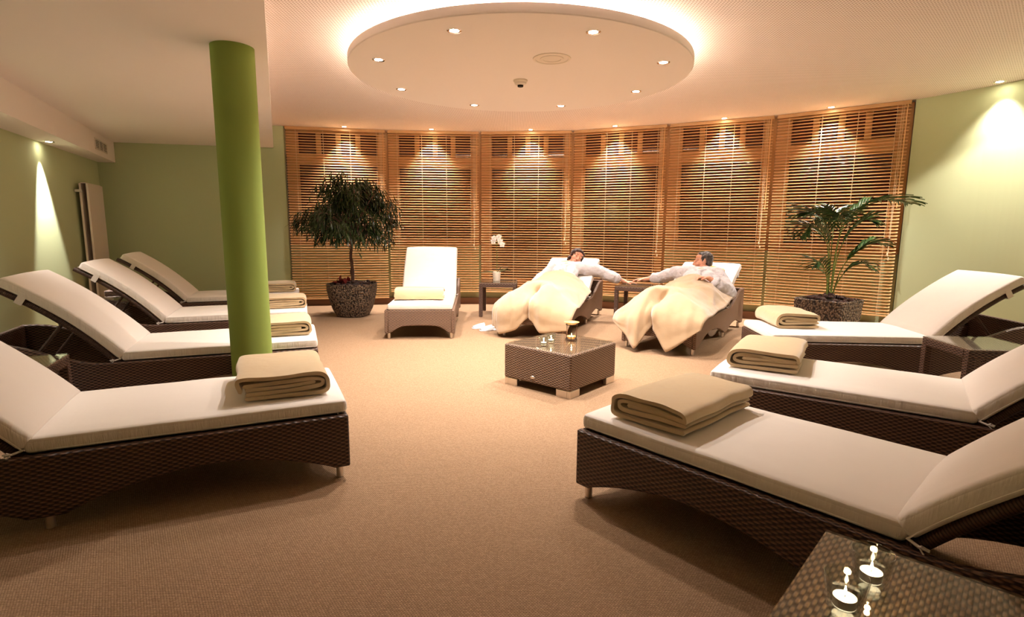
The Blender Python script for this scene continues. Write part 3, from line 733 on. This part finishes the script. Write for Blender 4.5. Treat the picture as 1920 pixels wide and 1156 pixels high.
# ------------------------------------------------------------------ plants
def square_pot(n=40, prof=(), sq=4, noise_amp=.008):
    mb = MB(); rings = []
    for r_, z in prof:
        ring = []
        for k in range(n):
            a = 2 * PI * k / n; c, s_ = math.cos(a), math.sin(a)
            f_ = (abs(c) ** sq + abs(s_) ** sq) ** (-1 / sq); rr_ = r_ * f_
            p = V((rr_ * c, rr_ * s_, z)); q = p * 24
            rr2 = noise.noise(q) * noise_amp; ring.append(p + V((c, s_, .3)) * rr2)
        rings.append(ring)
    mb.loft(rings); return mb
def leafquad(mb, p, d, ln, w, droop=.5, fold=.15):
    d = d.normalized(); side = d.cross(V((0, 0, 1)));
    if side.length < .1: side = V((1, 0, 0))
    side.normalize(); pts = []
    q = p.copy(); dd = d.copy(); L_ = []
    for k, wf in enumerate((.15, .8, 1, .65, .05)):
        L_.append((q.copy(), wf)); q += dd * ln / 4; dd = (dd + V((0, 0, -droop * .3))).normalized()
    ids = [mb.add([c - side * w * f_ / 2, c + V((0, 0, -w * fold)), c + side * w * f_ / 2]) for c, f_ in L_]
    for a, b_ in zip(ids, ids[1:]): mb.face((a[0], a[1], b_[1], b_[0])); mb.face((a[1], a[2], b_[2], b_[1]))
# weeping fig
fx, fy = -2.16, 7.34
fig = empty('potted_fig', (fx, fy, 0)); tag(fig, 'weeping fig with round dark crown in a woven pot before the left blind', 'potted plant')
square_pot(64, [(.17, 0), (.20, .01), (.245, .10), (.285, .24), (.305, .36), (.310, .44), (.300, .445), (.290, .43), (.285, .36)], 3.2).build('woven_pot', M['pot'], fig)
mb = MB(); mb.lathe([(.275, .38), (.285, .405), (.18, .43), (.02, .45)], 24)
for q in range(60):
    a = random.uniform(0, 2 * PI); r_ = random.uniform(.02, .25); mb.sphere((r_ * math.cos(a), r_ * math.sin(a), .43 + random.uniform(0, .03)), (random.uniform(.015, .04), random.uniform(.015, .03), random.uniform(.01, .02)), Matrix.Rotation(random.uniform(0, 3), 3, 'Z'), 6, 4)
mb.build('mulch', M['soil'], fig)
mb = MB()
for q in range(26):
    a = random.uniform(-2.9, -1.2); r_ = random.uniform(.05, .22); p = V((r_ * math.cos(a) - .06, r_ * math.sin(a) + .05, .45))
    leafquad(mb, p, V((random.uniform(-1, 1), random.uniform(-1, .5), random.uniform(.2, 1))), random.uniform(.07, .13), random.uniform(.04, .07), .8)
mb.build('dried_petals', M['redleaf'], fig)
mb = MB()
trunk = spline([(0, 0, .42), (.012, 0, .6), (-.012, .01, .78), (.01, 0, .95), (0, 0, 1.1)], 14); mb.tube(trunk, [.024 - .0007 * k for k in range(14)], 8)
tw = [V((0.014 * math.sin(k * .9), .014 * math.cos(k * .9), .42 + k * .035)) for k in range(20)]; mb.tube(tw, .013, 6)
tips = []; rs = random.Random(5)
for q in range(60):
    az = rs.uniform(0, 2 * PI); el = rs.uniform(-.42, 1.35); R = rs.uniform(.30, .60)
    tip = V((R * math.cos(az) * math.cos(el), R * .95 * math.sin(az) * math.cos(el), 1.30 + R * .98 * math.sin(el)))
    base = V((0, 0, rs.uniform(.92, 1.12))); mid = (base + tip) / 2 + V((0, 0, rs.uniform(.05, .14)))
    path = spline([base, mid, tip, tip + V((math.cos(az) * .07, math.sin(az) * .07, -.13))], 12); mb.tube(path, [.008 - .0005 * k for k in range(12)], 5); tips.append(path)
mb.build('trunk', M['bark'], fig)
mb = MB()
for path in tips:
    for q in range(85):
        t = rs.uniform(.38, 1) ** .8; p = cr1(path, t * (len(path) - 1) * .999) + V((rs.gauss(0, .05), rs.gauss(0, .05), rs.gauss(0, .045)))
        out = V((p.x, p.y, 0)); out = out.normalized() if out.length > .01 else V((1, 0, 0))
        dd = out * rs.uniform(.1, .9) + V((rs.uniform(-.6, .6), rs.uniform(-.6, .6), rs.uniform(-1.1, -.1)))
        leafquad(mb, p, dd, rs.uniform(.08, .14), rs.uniform(.013, .022), .7)
mb.build('foliage', M['leaf'], fig, smooth=0)
# palm
px_, py_ = 3.52, 6.02
palm = empty('potted_palm', (px_, py_, 0), math.radians(36)); tag(palm, 'kentia palm in a square woven pot in front of the right blinds', 'potted plant')
square_pot(64, [(.20, 0), (.23, .01), (.25, .12), (.265, .26), (.272, .38), (.275, .44), (.265, .445), (.255, .43), (.25, .37)], 9).build('woven_pot', M['pot'], palm)
mb = MB(); mb.box((0, 0, .39), (.47, .47, .03))
for q in range(60):
    a = random.uniform(0, 2 * PI); r_ = random.uniform(.02, .24); mb.sphere((r_ * math.cos(a), r_ * math.sin(a), .425 + .07 * (1 - r_ / .24)), (random.uniform(.015, .045), random.uniform(.015, .03), random.uniform(.012, .03)), Matrix.Rotation(random.uniform(0, 3), 3, 'Z'), 6, 4)
mb.build('mulch', M['soil'], palm)
ri = Matrix.Rotation(-math.radians(36), 3, 'Z')
def frond(ctrl, n0, ll, lw, start=.45, nleaf=22, rnd=1):
    ctrl = [ri @ V(c) for c in ctrl]; path = spline(ctrl, 26)
    mb = MB(); mb.tube(path, [.0075 - .00022 * k for k in range(26)], 6, mi=1)
    rr_ = random.Random(rnd)
    for k in range(nleaf):
        u = start + (1 - start) * k / (nleaf - 1); p = cr1(path, u * 24.99); t = (cr1(path, min(24.99, u * 25 + .6)) - p).normalized() if u < .97 else (path[-1] - path[-2]).normalized()
        sd_ = t.cross(V((0, 0, 1))).normalized(); f_ = math.sin(PI * (.18 + .74 * (u - start) / (1 - start)))
        for s_ in (-1, 1):
            dd = t * .72 + sd_ * s_ * .85 + V((0, 0, .42 - .3 * rr_.random()))
            leafquad(mb, p, dd, ll * 1.3 * f_ * rr_.uniform(.85, 1.1), lw * 1.25, .55, .25)
    mb.build('frond', [M['palm'], M['stem']], palm, smooth=0)
Fz = .44
frond([(0, 0, Fz), (-.02, .02, .85), (-.08, .0, 1.22), (-.22, -.04, 1.38), (-.40, -.08, 1.34)], 0, .26, .024, rnd=1)
frond([(.02, 0, Fz), (.03, .0, .9), (.08, -.02, 1.25),(.28, -.04, 1.48), (.55, -.06, 1.52), (.74, -.08, 1.48)], 0, .27, .024, .42, 26, rnd=2)
frond([(0, -.02, Fz), (0, -.04, .9), (-.02, -.14, 1.22), (-.12, -.28, 1.36), (-.22, -.40, 1.30)], 0, .24, .024, rnd=3)
frond([(0, .02, Fz), (.01, .05, .9), (.06, .14, 1.25), (.14, .26, 1.42), (.24, .36, 1.40)], 0, .25, .024, rnd=4)
frond([(-.02, 0, Fz), (-.05, -.02, .8), (-.12, -.05, 1.10), (-.30, -.08, 1.24), (-.42, -.1, 1.12)], 0, .22, .022, rnd=5)
frond([(.03, 0, Fz), (.08, -.02, .72), (.16, -.05, .90), (.32, -.1, 1.06), (.48, -.14, 1.04)], 0, .20, .022, rnd=6)
frond([(.03, 0, Fz), (.06, -.03, .62), (.14, -.08, .78), (.26, -.12, .84), (.36, -.14, .78)], 0, .16, .020, .4, 14, rnd=7)
frond([(-.03, 0, Fz), (-.05, -.03, .60), (-.10, -.06, .76), (-.20, -.10, .86), (-.28, -.12, .80)], 0, .16, .020, .4, 14, rnd=8)
frond([(.01, -.02, Fz), (.02, -.04, .85), (.08, -.08, 1.12), (.2, -.16, 1.30), (.28, -.2, 1.28)], 0, .22, .022, rnd=9)
# orchid
orc = empty('potted_orchid', (-.215, 7.50, .4705)); tag(orc, 'white orchid in a small white pot on the tall side table', 'potted plant')
mb = MB(); mb.lathe([(.001, 0), (.044, 0), (.047, .004), (.058, .125), (.054, .125), (.050, .11), (.001, .11)], 28); mb.build('flower_pot', M['whitepot'], orc)
mb = MB(); path = spline([(0, 0, .11), (.005, -.005, .3), (.0, -.01, .48), (.03, -.02, .60), (.10, -.03, .57)], 20); mb.tube(path, .0032, 6); mb.build('flower_stem', M['stem'], orc)
mb = MB()
for a, e, ln, w in ((.3, .5, .17, .05), (2.9, .15, .24, .045), (-.5, .9, .13, .045), (3.6, .3, .19, .04), (.0, .35, .2, .05)):
    leafquad(mb, V((0, 0, .11)), V((math.cos(a) * math.cos(e), math.sin(a) * .5 * math.cos(e), math.sin(e))), ln, w, .35)
mb.build('leaves', M['palm'], orc)
for i, (x, y, z) in enumerate(((-.035, -.03, .585), (.03, -.04, .60), (.045, -.045, .545), (.075, -.05, .50), (-.045, -.02, .54))):
    mb = MB()
    for k in range(5):
        a = PI / 2 + 2 * PI * k / 5; rr_ = .022
        mb.sphere((x + rr_ * math.cos(a), y, z + rr_ * math.sin(a)), (.020 if k else .014, .004, .017), Matrix.Rotation(-a, 3, 'Y'), 10, 5)
    mb.sphere((x, y - .008, z - .004), (.007, .008, .007), None, 8, 5); mb.build('flower', M['petal'], orc)

# slippers
def slipper(loc, rz, label):
    r = empty('slipper', loc, rz); tag(r, label, 'slipper', 'white slippers beside the woman')
    out = [(.0, .036), (.05, .038), (.12, .040), (.19, .046), (.24, .042), (.27, .022)]
    def ol(z, f=1): L_ = [V((x, y * f, z)) for x, y in out]; R_ = [V((x, -y * f, z)) for x, y in reversed(out)]; return [V((-.02, .02 * f, z))] + L_ + R_ + [V((-.02, -.02 * f, z))]
    mb = MB(); mb.loft([ol(.001), ol(.012)]); mb.build('sole', M['slipper'], r, bevel=.003)
    mb = MB(); rings = []
    for k in range(7):
        x = .12 + .14 * k / 6; hw = .046 if k < 5 else .03; hgt = .055 - .035 * (k / 6) ** 1.5; ring = []
        for j in range(9): a = PI * j / 8; ring.append(V((x, hw * math.cos(a), .012 + hgt * math.sin(a))))
        for j in range(9): a = PI - PI * j / 8; ring.append(V((x, (hw - .005) * math.cos(a), .011 + (hgt - .005) * math.sin(a))))
        rings.append(ring)
    mb.loft(rings); mb.build('upper', M['slipper'], r)
slipper((-.22, 6.50, 0), math.radians(200), 'white cloth slipper left of the woman, the farther one')
slipper((-.13, 6.38, 0), math.radians(206), 'white cloth slipper left of the woman, the nearer one')
# ------------------------------------------------------------------ the couple
BC = back_curve(31.5)
def bs(i, h=0, t=0):
    """a point above the back cushion surface: i along it (0..14), h off its surface, t sideways"""
    p = cr1(BC, min(i, 13.99)); q = (BC[min(int(i) + 1, 14)] - BC[max(0, int(i) - (1 if i >= 14 else 0))]).normalized(); n = V((-q.z, 0, q.x))
    return p + n * (TH + .006 + h) + V((0, t, 0))
def nrm(i): q = (BC[min(int(i) + 1, 14)] - BC[int(min(i, 13))]).normalized(); return q, V((-q.z, 0, q.x))
def chain(mb, pts, flat=None, rot=None, nu=12, nv=8, step=.3):
    """overlapping balls along a polyline of (point, radius)"""
    for (a, ra), (b, rb) in zip(pts, pts[1:]):
        a, b = V(a), V(b); n = max(1, int((b - a).length / (step * min(ra, rb))))
        for k in range(n + 1):
            u = k / n; r = ra + (rb - ra) * u; rr = (r, r, r) if flat is None else (r * flat[0], r * flat[1], r * flat[2])
            mb.sphere(a.lerp(b, u), rr, rot, nu, nv)
def fuse(mb, name, m, parent, vox, sm=5):
    o = mb.build(name, m, parent, smooth=0)
    md = o.modifiers.new('r', 'REMESH'); md.mode = 'VOXEL'; md.voxel_size = vox; md.use_smooth_shade = True
    s2 = o.modifiers.new('s', 'SMOOTH'); s2.factor = .5; s2.iterations = sm
    return bake(o, None)
def basis(face, up):
    y = V(face).normalized(); z = V(up); z = (z - y * z.dot(y)).normalized(); x = y.cross(z); return Matrix((x, y, z)).transposed()
def head_parts(mb, c, R, s=1.0, male=False):
    def E(p, r): mb.sphere(c + R @ (V(p) * s), tuple(q * s for q in r), R, 16, 12)
    E((0, -.012, .035), (.076, .094, .086)); E((0, .025, -.02), (.063, .066, .085)); E((0, .045, -.065), (.046 if not male else .052, .042, .040))
    E((0, .068, -.096), (.024 if not male else .028, .022, .018))
    for sx in (-1, 1):
        E((sx * .036, .060, -.022), (.028, .028, .026)); E((sx * .030, .077, .026), (.026, .014, .012)); E((sx * .031, .078, .008), (.017, .013, .012))
        E((sx * .078, -.004, -.004), (.010, .020, .030)); E((sx * .084, .0, -.002), (.006, .016, .026)); E((sx * .012, .098, -.036), (.009, .010, .008))
    chain(mb, [(c + R @ (V((0, .090, .018)) * s), .009 * s), (c + R @ (V((0, .113, -.030)) * s), .0125 * s)])
    E((0, .088, -.058), (.022, .012, .006)); E((0, .086, -.068), (.018, .012, .006))
    E((0, .05, .06), (.058, .035, .035))
def face_parts(c, R, s, parent, hair, male=False):
    def W(p): return c + R @ (V(p) * s)
    for sx in (-1, 1):
        mb = MB(); mb.tube([W((sx * .014, .098, .030)), W((sx * .030, .0975, .036)), W((sx * .047, .084, .030))], [.0022, .0030, .0014], 6); mb.build('eyebrow', hair, parent)
        mb = MB(); mb.tube([W((sx * .018, .091, .006)), W((sx * .031, .0935, .002)), W((sx * .044, .083, .006))], [.0012, .0020, .0012], 6); mb.build('eyelash', hair, parent)
    mb = MB(); mb.tube([W((-.024, .089, -.057)), W((-.010, .1005, -.060)), W((0, .1015, -.0605)), W((.010, .1005, -.060)), W((.024, .089, -.057))], [.0014, .0036, .0040, .0036, .0014], 8)
    mb.tube([W((-.018, .092, -.064)), W((0, .0995, -.069)), W((.018, .092, -.064))], [.001, .0042, .001], 8); mb.build('lips', M['lips'], parent)
def hand(mb, wrist, tip, palm_n, curl=.5, side=1, s=1.0):
    """palm plus four unequal bent fingers and a thumb leaving the palm's side"""
    w, t = V(wrist), V(tip); d = (t - w).normalized(); n = V(palm_n); n = (n - d * n.dot(d)).normalized(); x = d.cross(n) * side
    pl_ = .085 * s; c0 = w + d * .02
    for k in (-.9, -.3, .3, .9): chain(mb, [(w + x * k * .016, .017 * s), (w + d * pl_ + x * k * .031, .0125 * s)], (1, 1, 1), None, 10, 6)
    for k, (off, ln) in enumerate(((.031, .062), (.0105, .072), (-.0105, .068), (-.030, .052))):
        p = w + d * pl_ + x * off * s; a = 0; r = .0095 * s; pts = [(p, r)]
        for seg, f_ in enumerate((.42, .32, .26)):
            a += curl * (.45 + .35 * seg) + .05 * k * curl
            dd = d * math.cos(a) + n * math.sin(a) + x * off * 1.2; p = p + dd.normalized() * ln * f_ * s; r *= .93; pts.append((p, r))
        chain(mb, pts, None, None, 8, 6)
    p = w + d * .028 * s + x * .028 * s; chain(mb, [(p, .014 * s), (p + (d * .6 + x * .7 + n * .25).normalized() * .034 * s, .011 * s), (p + (d * .75 + x * .45 + n * .3).normalized() * .062 * s + d * .004, .0085 * s)], None, None, 8, 6)
def person(key, label, male, headc, face, up, armL, armR, handL, handR, hairm, sc_=1.0):
    """arms: lists of local points shoulder..wrist; L is his/her left (t<0)"""
    r = empty('person', (LG[key][0], LG[key][1], 0), math.radians(LG[key][2])); tag(r, label, 'person')
    R = basis(face, up); hc = V(headc); mb = MB()
    q, n = nrm(6); T = Matrix((V((0, 1, 0)), n, q)).transposed()
    w_ = 1.08 if male else .95
    head_parts(mb, hc, R, sc_, male)
    neck0 = bs(8.1, .075); chain(mb, [(neck0, .055 * w_), (hc + R @ V((0, -.022, -.065)), .050 * w_)])
    mb.sphere(bs(5.5, .08), (.155 * w_, .088, .17), T, 16, 12); mb.sphere(bs(3.4, .085), (.125 * w_, .08, .15), T, 16, 12); mb.sphere(bs(1.2, .08) + V((-.02, 0, 0)), (.13 * w_, .085, .12), T, 16, 12)
    mb.sphere(V((1.13, 0, .475)), (.13, .155, .09), None, 16, 12)
    for a_ in (armL, armR):
        chain(mb, [(bs(6.8, .08), .05), (a_[0], .052 * w_), (a_[1], .041 * w_), (a_[2], .033 * w_), (a_[3], .025 * w_)])
    hand(mb, *handL); hand(mb, *handR)
    for sd in (-1, 1):
        chain(mb, [((1.10, sd * .085, .465), .085), ((.86, sd * .095, .455), .068), ((.64, sd * .10, .438), .052), ((.50, sd * .10, .435), .052), ((.27, sd * .085, .42), .034), ((.20, sd * .08, .42), .036), ((.19, sd * .085, .47), .034), ((.185, sd * .10, .525), .026)])
    fuse(mb, 'body', M['skin'], r, .0052, 5)
    face_parts(hc, R, sc_, r, hairm, male)
    # hair
    mb = MB()
    def E(p, rr_, rot=None): mb.sphere(hc + R @ (V(p) * sc_), tuple(k * sc_ for k in rr_), R, 14, 10)
    if male:
        E((0, -.026, .044), (.083, .094, .088)); E((0, -.05, -.005), (.076, .062, .075)); E((0, .028, .092), (.05, .04, .028))
        for sx in (-1, 1): E((sx * .070, .012, .035), (.013, .020, .038))
    else:
        E((0, -.022, .050), (.090, .098, .092)); E((0, -.05, -.01), (.084, .066, .085))
        for k in range(9): E((-.055 + .0135 * k, .058 + .012 * math.sin(k * .35), .093 - .0008 * (k - 3) ** 2), (.020, .022, .018))
        for sx in (-1, 1): E((sx * .080, .012, .03), (.016, .026, .050)); E((sx * .078, -.02, -.05), (.015, .022, .045))
    ho = fuse(mb, 'hair', hairm, r, .006, 2)
    for v_ in ho.data.vertices:
        p = v_.co; v_.co = p + v_.normal * (noise.noise(V((p.x * 30, p.y * 70, p.z * 30))) * .009)
    # bathrobe
    mb = MB()
    mb.sphere(bs(4.8, .085), (.19 * w_, .10, .16), T, 18, 12); mb.sphere(bs(3.0, .09), (.175 * w_, .105, .16), T, 18, 12); mb.sphere(bs(1.3, .095) + V((-.02, 0, 0)), (.175 * w_, .105, .15), T, 18, 12)
    mb.sphere(V((1.10, 0, .475)), (.17, .19, .105), None, 16, 12); chain(mb, [((1.05, -.09, .46), .095), ((.72, -.10, .44), .075)]); chain(mb, [((1.05, .09, .46), .095), ((.72, .10, .44), .075)])
    for a_ in (armL, armR):
        v3 = V(a_[2]).lerp(V(a_[3]), .42)
        chain(mb, [(bs(6.9, .08), .075), (a_[0], .082), (V(a_[0]).lerp(V(a_[1]), .5) - V((0, 0, .008)), .084), (V(a_[1]) - V((0, 0, .012)), .082), (V(a_[2]) - V((0, 0, .012)), .074), (v3 - V((0, 0, .006)), .062)], step=.25)
        ax = (V(a_[3]) - V(a_[2])).normalized()
        # thick turned-back cuff
        side = ax.cross(V((0, 0, 1))).normalized(); upv = side.cross(ax)
        for k in range(14): an = 2 * PI * k / 14; mb.sphere(v3 + (side * math.cos(an) + upv * math.sin(an)) * .050 - V((0, 0, .004)), .020, None, 8, 6); mb.sphere(v3 - ax * .05 + (side * math.cos(an) + upv * math.sin(an)) * .052 - V((0, 0, .008)), .021, None, 8, 6)
    # shawl collar
    for sd in (-1, 1): chain(mb, [(bs(8.1, .035, sd * .085), .026), (bs(7.2, .10, sd * .08), .025), (bs(6.1, .155, sd * .05), .024), (bs(5.0, .185, sd * .008), .024), (bs(3.6, .19, -sd * .03), .022)], step=.25)
    chain(mb, [(bs(8.1, .035, -.085), .026), (bs(8.5, .015, 0), .026), (bs(8.1, .035, .085), .026)], step=.25)
    # creases in the sleeves
    for v_ in mb.v: pass
    o = fuse(mb, 'bathrobe', M['robe'], r, .009, 3)
    for v_ in o.data.vertices:
        p = v_.co; f_ = noise.noise(V((p.x * 9, p.y * 16, p.z * 9 + 4))) * .011 + noise.noise(V((p.x * 24, p.y * 24, p.z * 24))) * .004
        v_.co = p + v_.normal * (f_ + .001)
    # neck pillow (a thing of its own)
    mb = MB(); chain(mb, [(bs(8.9, .038, -.19), .038), (bs(9.1, .046, -.08), .048), (bs(9.1, .046, .08), .048), (bs(8.9, .038, .19), .038)])
    np_ = fuse(mb, 'neck_pillow', M['yellow'], None, .008, 4); np_.matrix_world = Matrix.Translation((LG[key][0], LG[key][1], 0)) @ Matrix.Rotation(math.radians(LG[key][2]), 4, 'Z')
    tag(np_, 'small yellow neck pillow behind the ' + ("man's" if male else "woman's") + ' head', 'pillow')
    return r
sh = 6.7
person('W', 'person in a white robe with short dark brown hair, reclining and reaching right, smiling', False,
       bs(9.9, .12, -.075), (-.72, -.50, .10), (.15, -.55, .85),
       [bs(sh, .085, -.165), (1.53, -.38, .66), (1.56, -.56, .585), (1.585, -.745, .515)], [bs(sh, .085, .165), (1.33, .335, .53), (1.16, .365, .465), (1.03, .345, .445)],
       ((1.585, -.745, .512), (1.59, -.94, .500), (0, 0, -1), .12, -1), ((1.03, .345, .44), (.92, .31, .42), (0, 0, -1), .5, 1), M['hair'])
person('M', 'person in a white robe with greying dark hair, reclining, head turned left in profile', True,
       bs(9.8, .12, .035), (-.42, .90, .02), (.10, .10, 1),
       [bs(sh, .085, -.175), (1.27, -.36, .50), (1.17, -.28, .58), (1.10, -.17, .655)], [bs(sh, .085, .175), (1.58, .39, .66), (1.62, .55, .60), (1.61, .775, .548)],
       ((1.10, -.17, .66), (1.04, -.03, .67), (0, 0, -1), .7, 1), ((1.61, .775, .550), (1.555, .95, .536), (0, 0, -1), .32, 1), M['hair2'])
def draped(key, rows, label, seed):
    G = [[V(p) for p in r_] for r_ in rows]; nu, nv = 64, 72
    def lin(r_, t): k = min(int(t), len(r_) - 2); return r_[k].lerp(r_[k + 1], t - k)
    cols = [[cr1(r_, (len(r_) - 1) * j / nu).lerp(lin(r_, (len(r_) - 1) * j / nu), .75 if q > 5 else (.4 if q > 3 else .1)) for j in range(nu + 1)] for q, r_ in enumerate(G)]
    P = [[None] * (nu + 1) for _ in range(nv + 1)]
    for j in range(nu + 1):
        col = [cols[i][j] for i in range(len(G))]
        for i in range(nv + 1):
            P[i][j] = cr1(col, (len(G) - 1) * i / nv)
            u, v_ = j / nu, i / nv; rp = max(0, min(1, (v_ - .56) / .2)); u0 = .585
            P[i][j].x += .030 * rp * math.exp(-((u - u0) / .030) ** 2) - .010 * rp * (math.exp(-((u - u0 - .06) / .03) ** 2) + math.exp(-((u - u0 + .06) / .03) ** 2))
            P[i][j].x += rp * .012 * math.sin(u * 21 + seed) * (1 if .1 < u < .85 else .3)
            P[i][j].z += .010 * max(0, 1 - abs(v_ - .42) / .4) * (math.sin((u * 1.3 + v_ * .8) * 14 + seed) + 1)
    mb = MB()
    for i in range(nv + 1):
        for j in range(nu + 1):
            p = P[i][j]; e = min(i, j, nu - j, nv - i)
            f1 = 1 - abs(noise.noise(V((p.x * 2.2 + p.y * 1.5, p.y * 4.2 - p.x, seed)))) * 2; w_ = noise.noise(V((p.x * 4.5, p.y * 4.5, seed))) * .012 + noise.noise(V((p.x * 11, p.y * 11, p.z * 11 + seed))) * .006 + .018 * max(0, f1) ** 4 * (1 if e > 2 else .4)
            hem = .004 if e in (3, 4) else 0
            a = P[min(i + 1, nv)][j] - P[max(i - 1, 0)][j]; b = P[i][min(j + 1, nu)] - P[i][max(j - 1, 0)]; n = a.cross(b); n = n.normalized() if n.length > 1e-9 else V((0, 0, 1))
            if n.z < -.2: n = -n
            mb.v.append(p + n * (w_ - hem))
    for i in range(nv):
        for j in range(nu):
            k = i * (nu + 1) + j; mb.face((k, k + nu + 1, k + nu + 2, k + 1))
    o = mb.build('draped_blanket', M['blanket2'], smooth=180, loc=(LG[key][0], LG[key][1], 0), rot=(0, 0, math.radians(LG[key][2])))
    md = o.modifiers.new('thick', 'SOLIDIFY'); md.thickness = .012; md.offset = 0
    tag(o, label, 'blanket', 'blankets over the couple'); return o
draped('M', [
 [(1.28, .20, .57), (1.29, .12, .645), (1.26, .0, .665), (1.17, -.12, .63), (1.15, -.26, .53), (1.22, -.41, .44)],
 [(1.12, .34, .46), (1.15, .19, .62), (1.13, .04, .655), (1.08, -.09, .635), (1.04, -.25, .56), (1.05, -.42, .415)],
 [(.84, .37, .43), (.87, .22, .56), (.86, .06, .60), (.84, -.09, .59), (.83, -.24, .54), (.82, -.43, .38)],
 [(.55, .40, .42), (.56, .24, .52), (.55, .10, .555), (.55, -.06, .55), (.54, -.22, .52), (.55, -.43, .36)],
 [(.28, .44, .40), (.29, .26, .52), (.25, .10, .615), (.25, -.05, .60), (.27, -.20, .53), (.28, -.45, .35)],
 [(.12, .47, .35), (.10, .30, .46), (.11, .14, .585), (.17, .035, .47), (.09, -.12, .54), (.10, -.46, .37)],
 [(.05, .49, .28), (-.05, .33, .33), (-.09, .16, .38), (-.03, .055, .42), (-.09, -.10, .38), (-.01, -.45, .34)],
 [(.03, .48, .25), (-.09, .31, .16), (-.17, .165, .035), (-.05, .04, .27), (-.16, -.14, .035), (-.05, -.43, .27)]],
 "yellow cream blanket over the man's legs, hanging in two points over the foot end", 3.1)
draped('W', [
 [(1.20, .26, .51), (1.23, .13, .62), (1.23, .0, .65), (1.21, -.12, .63), (1.18, -.25, .54), (1.18, -.37, .43)],
 [(1.02, .38, .44), (1.06, .22, .59), (1.06, .06, .645), (1.05, -.09, .63), (1.02, -.24, .55), (1.0, -.42, .41)],
 [(.80, .41, .42), (.82, .24, .54), (.82, .07, .60), (.82, -.08, .595), (.80, -.24, .54), (.78, -.43, .38)],
 [(.52, .44, .40), (.54, .26, .51), (.54, .09, .55), (.54, -.07, .55), (.52, -.23, .52), (.52, -.44, .34)],
 [(.28, .47, .37), (.28, .27, .48), (.25, .08, .58), (.25, -.07, .60), (.26, -.22, .53), (.30, -.46, .33)],
 [(.13, .49, .33), (.11, .32, .44), (.11, .12, .56), (.17, .0, .47), (.10, -.13, .56), (.12, -.47, .33)],
 [(.06, .49, .24), (-.04, .35, .30), (-.08, .13, .36), (-.01, .02, .41), (-.08, -.13, .36), (-.01, -.46, .26)],
 [(.03, .47, .12), (-.07, .35, .035), (-.11, .15, .10), (-.045, .02, .24), (-.12, -.14, .09), (-.06, -.42, .12)]],
 "yellow cream blanket over the woman's legs, one corner reaching the carpet", 5.7)
# ------------------------------------------------------------------ world, camera, view
w = bpy.data.worlds.new('night'); sc.world = w; w.use_nodes = True
w.node_tree.nodes['Background'].inputs[0].default_value = (.02, .022, .03, 1); w.node_tree.nodes['Background'].inputs[1].default_value = .3
cam = bpy.data.cameras.new('camera'); co = bpy.data.objects.new('camera', cam); C.objects.link(co); sc.camera = co
cam.sensor_width = 36; cam.lens = 1022.9 / 1920 * 36; cam.clip_start = .05
co.matrix_world = Matrix.Translation((0, 0, 1.2)) @ Matrix.Rotation(PI / 2 - .1474, 4, 'X') @ Matrix.Rotation(.007, 4, 'Z')
sc.view_settings.view_transform = 'Standard'; sc.view_settings.look = 'None'; sc.view_settings.gamma = 1; sc.view_settings.exposure = 1.3
sc.cycles.use_denoising = True; sc.cycles.max_bounces = 8; sc.cycles.diffuse_bounces = 5; sc.cycles.transparent_max_bounces = 8
sc.cycles.sample_clamp_indirect = 4
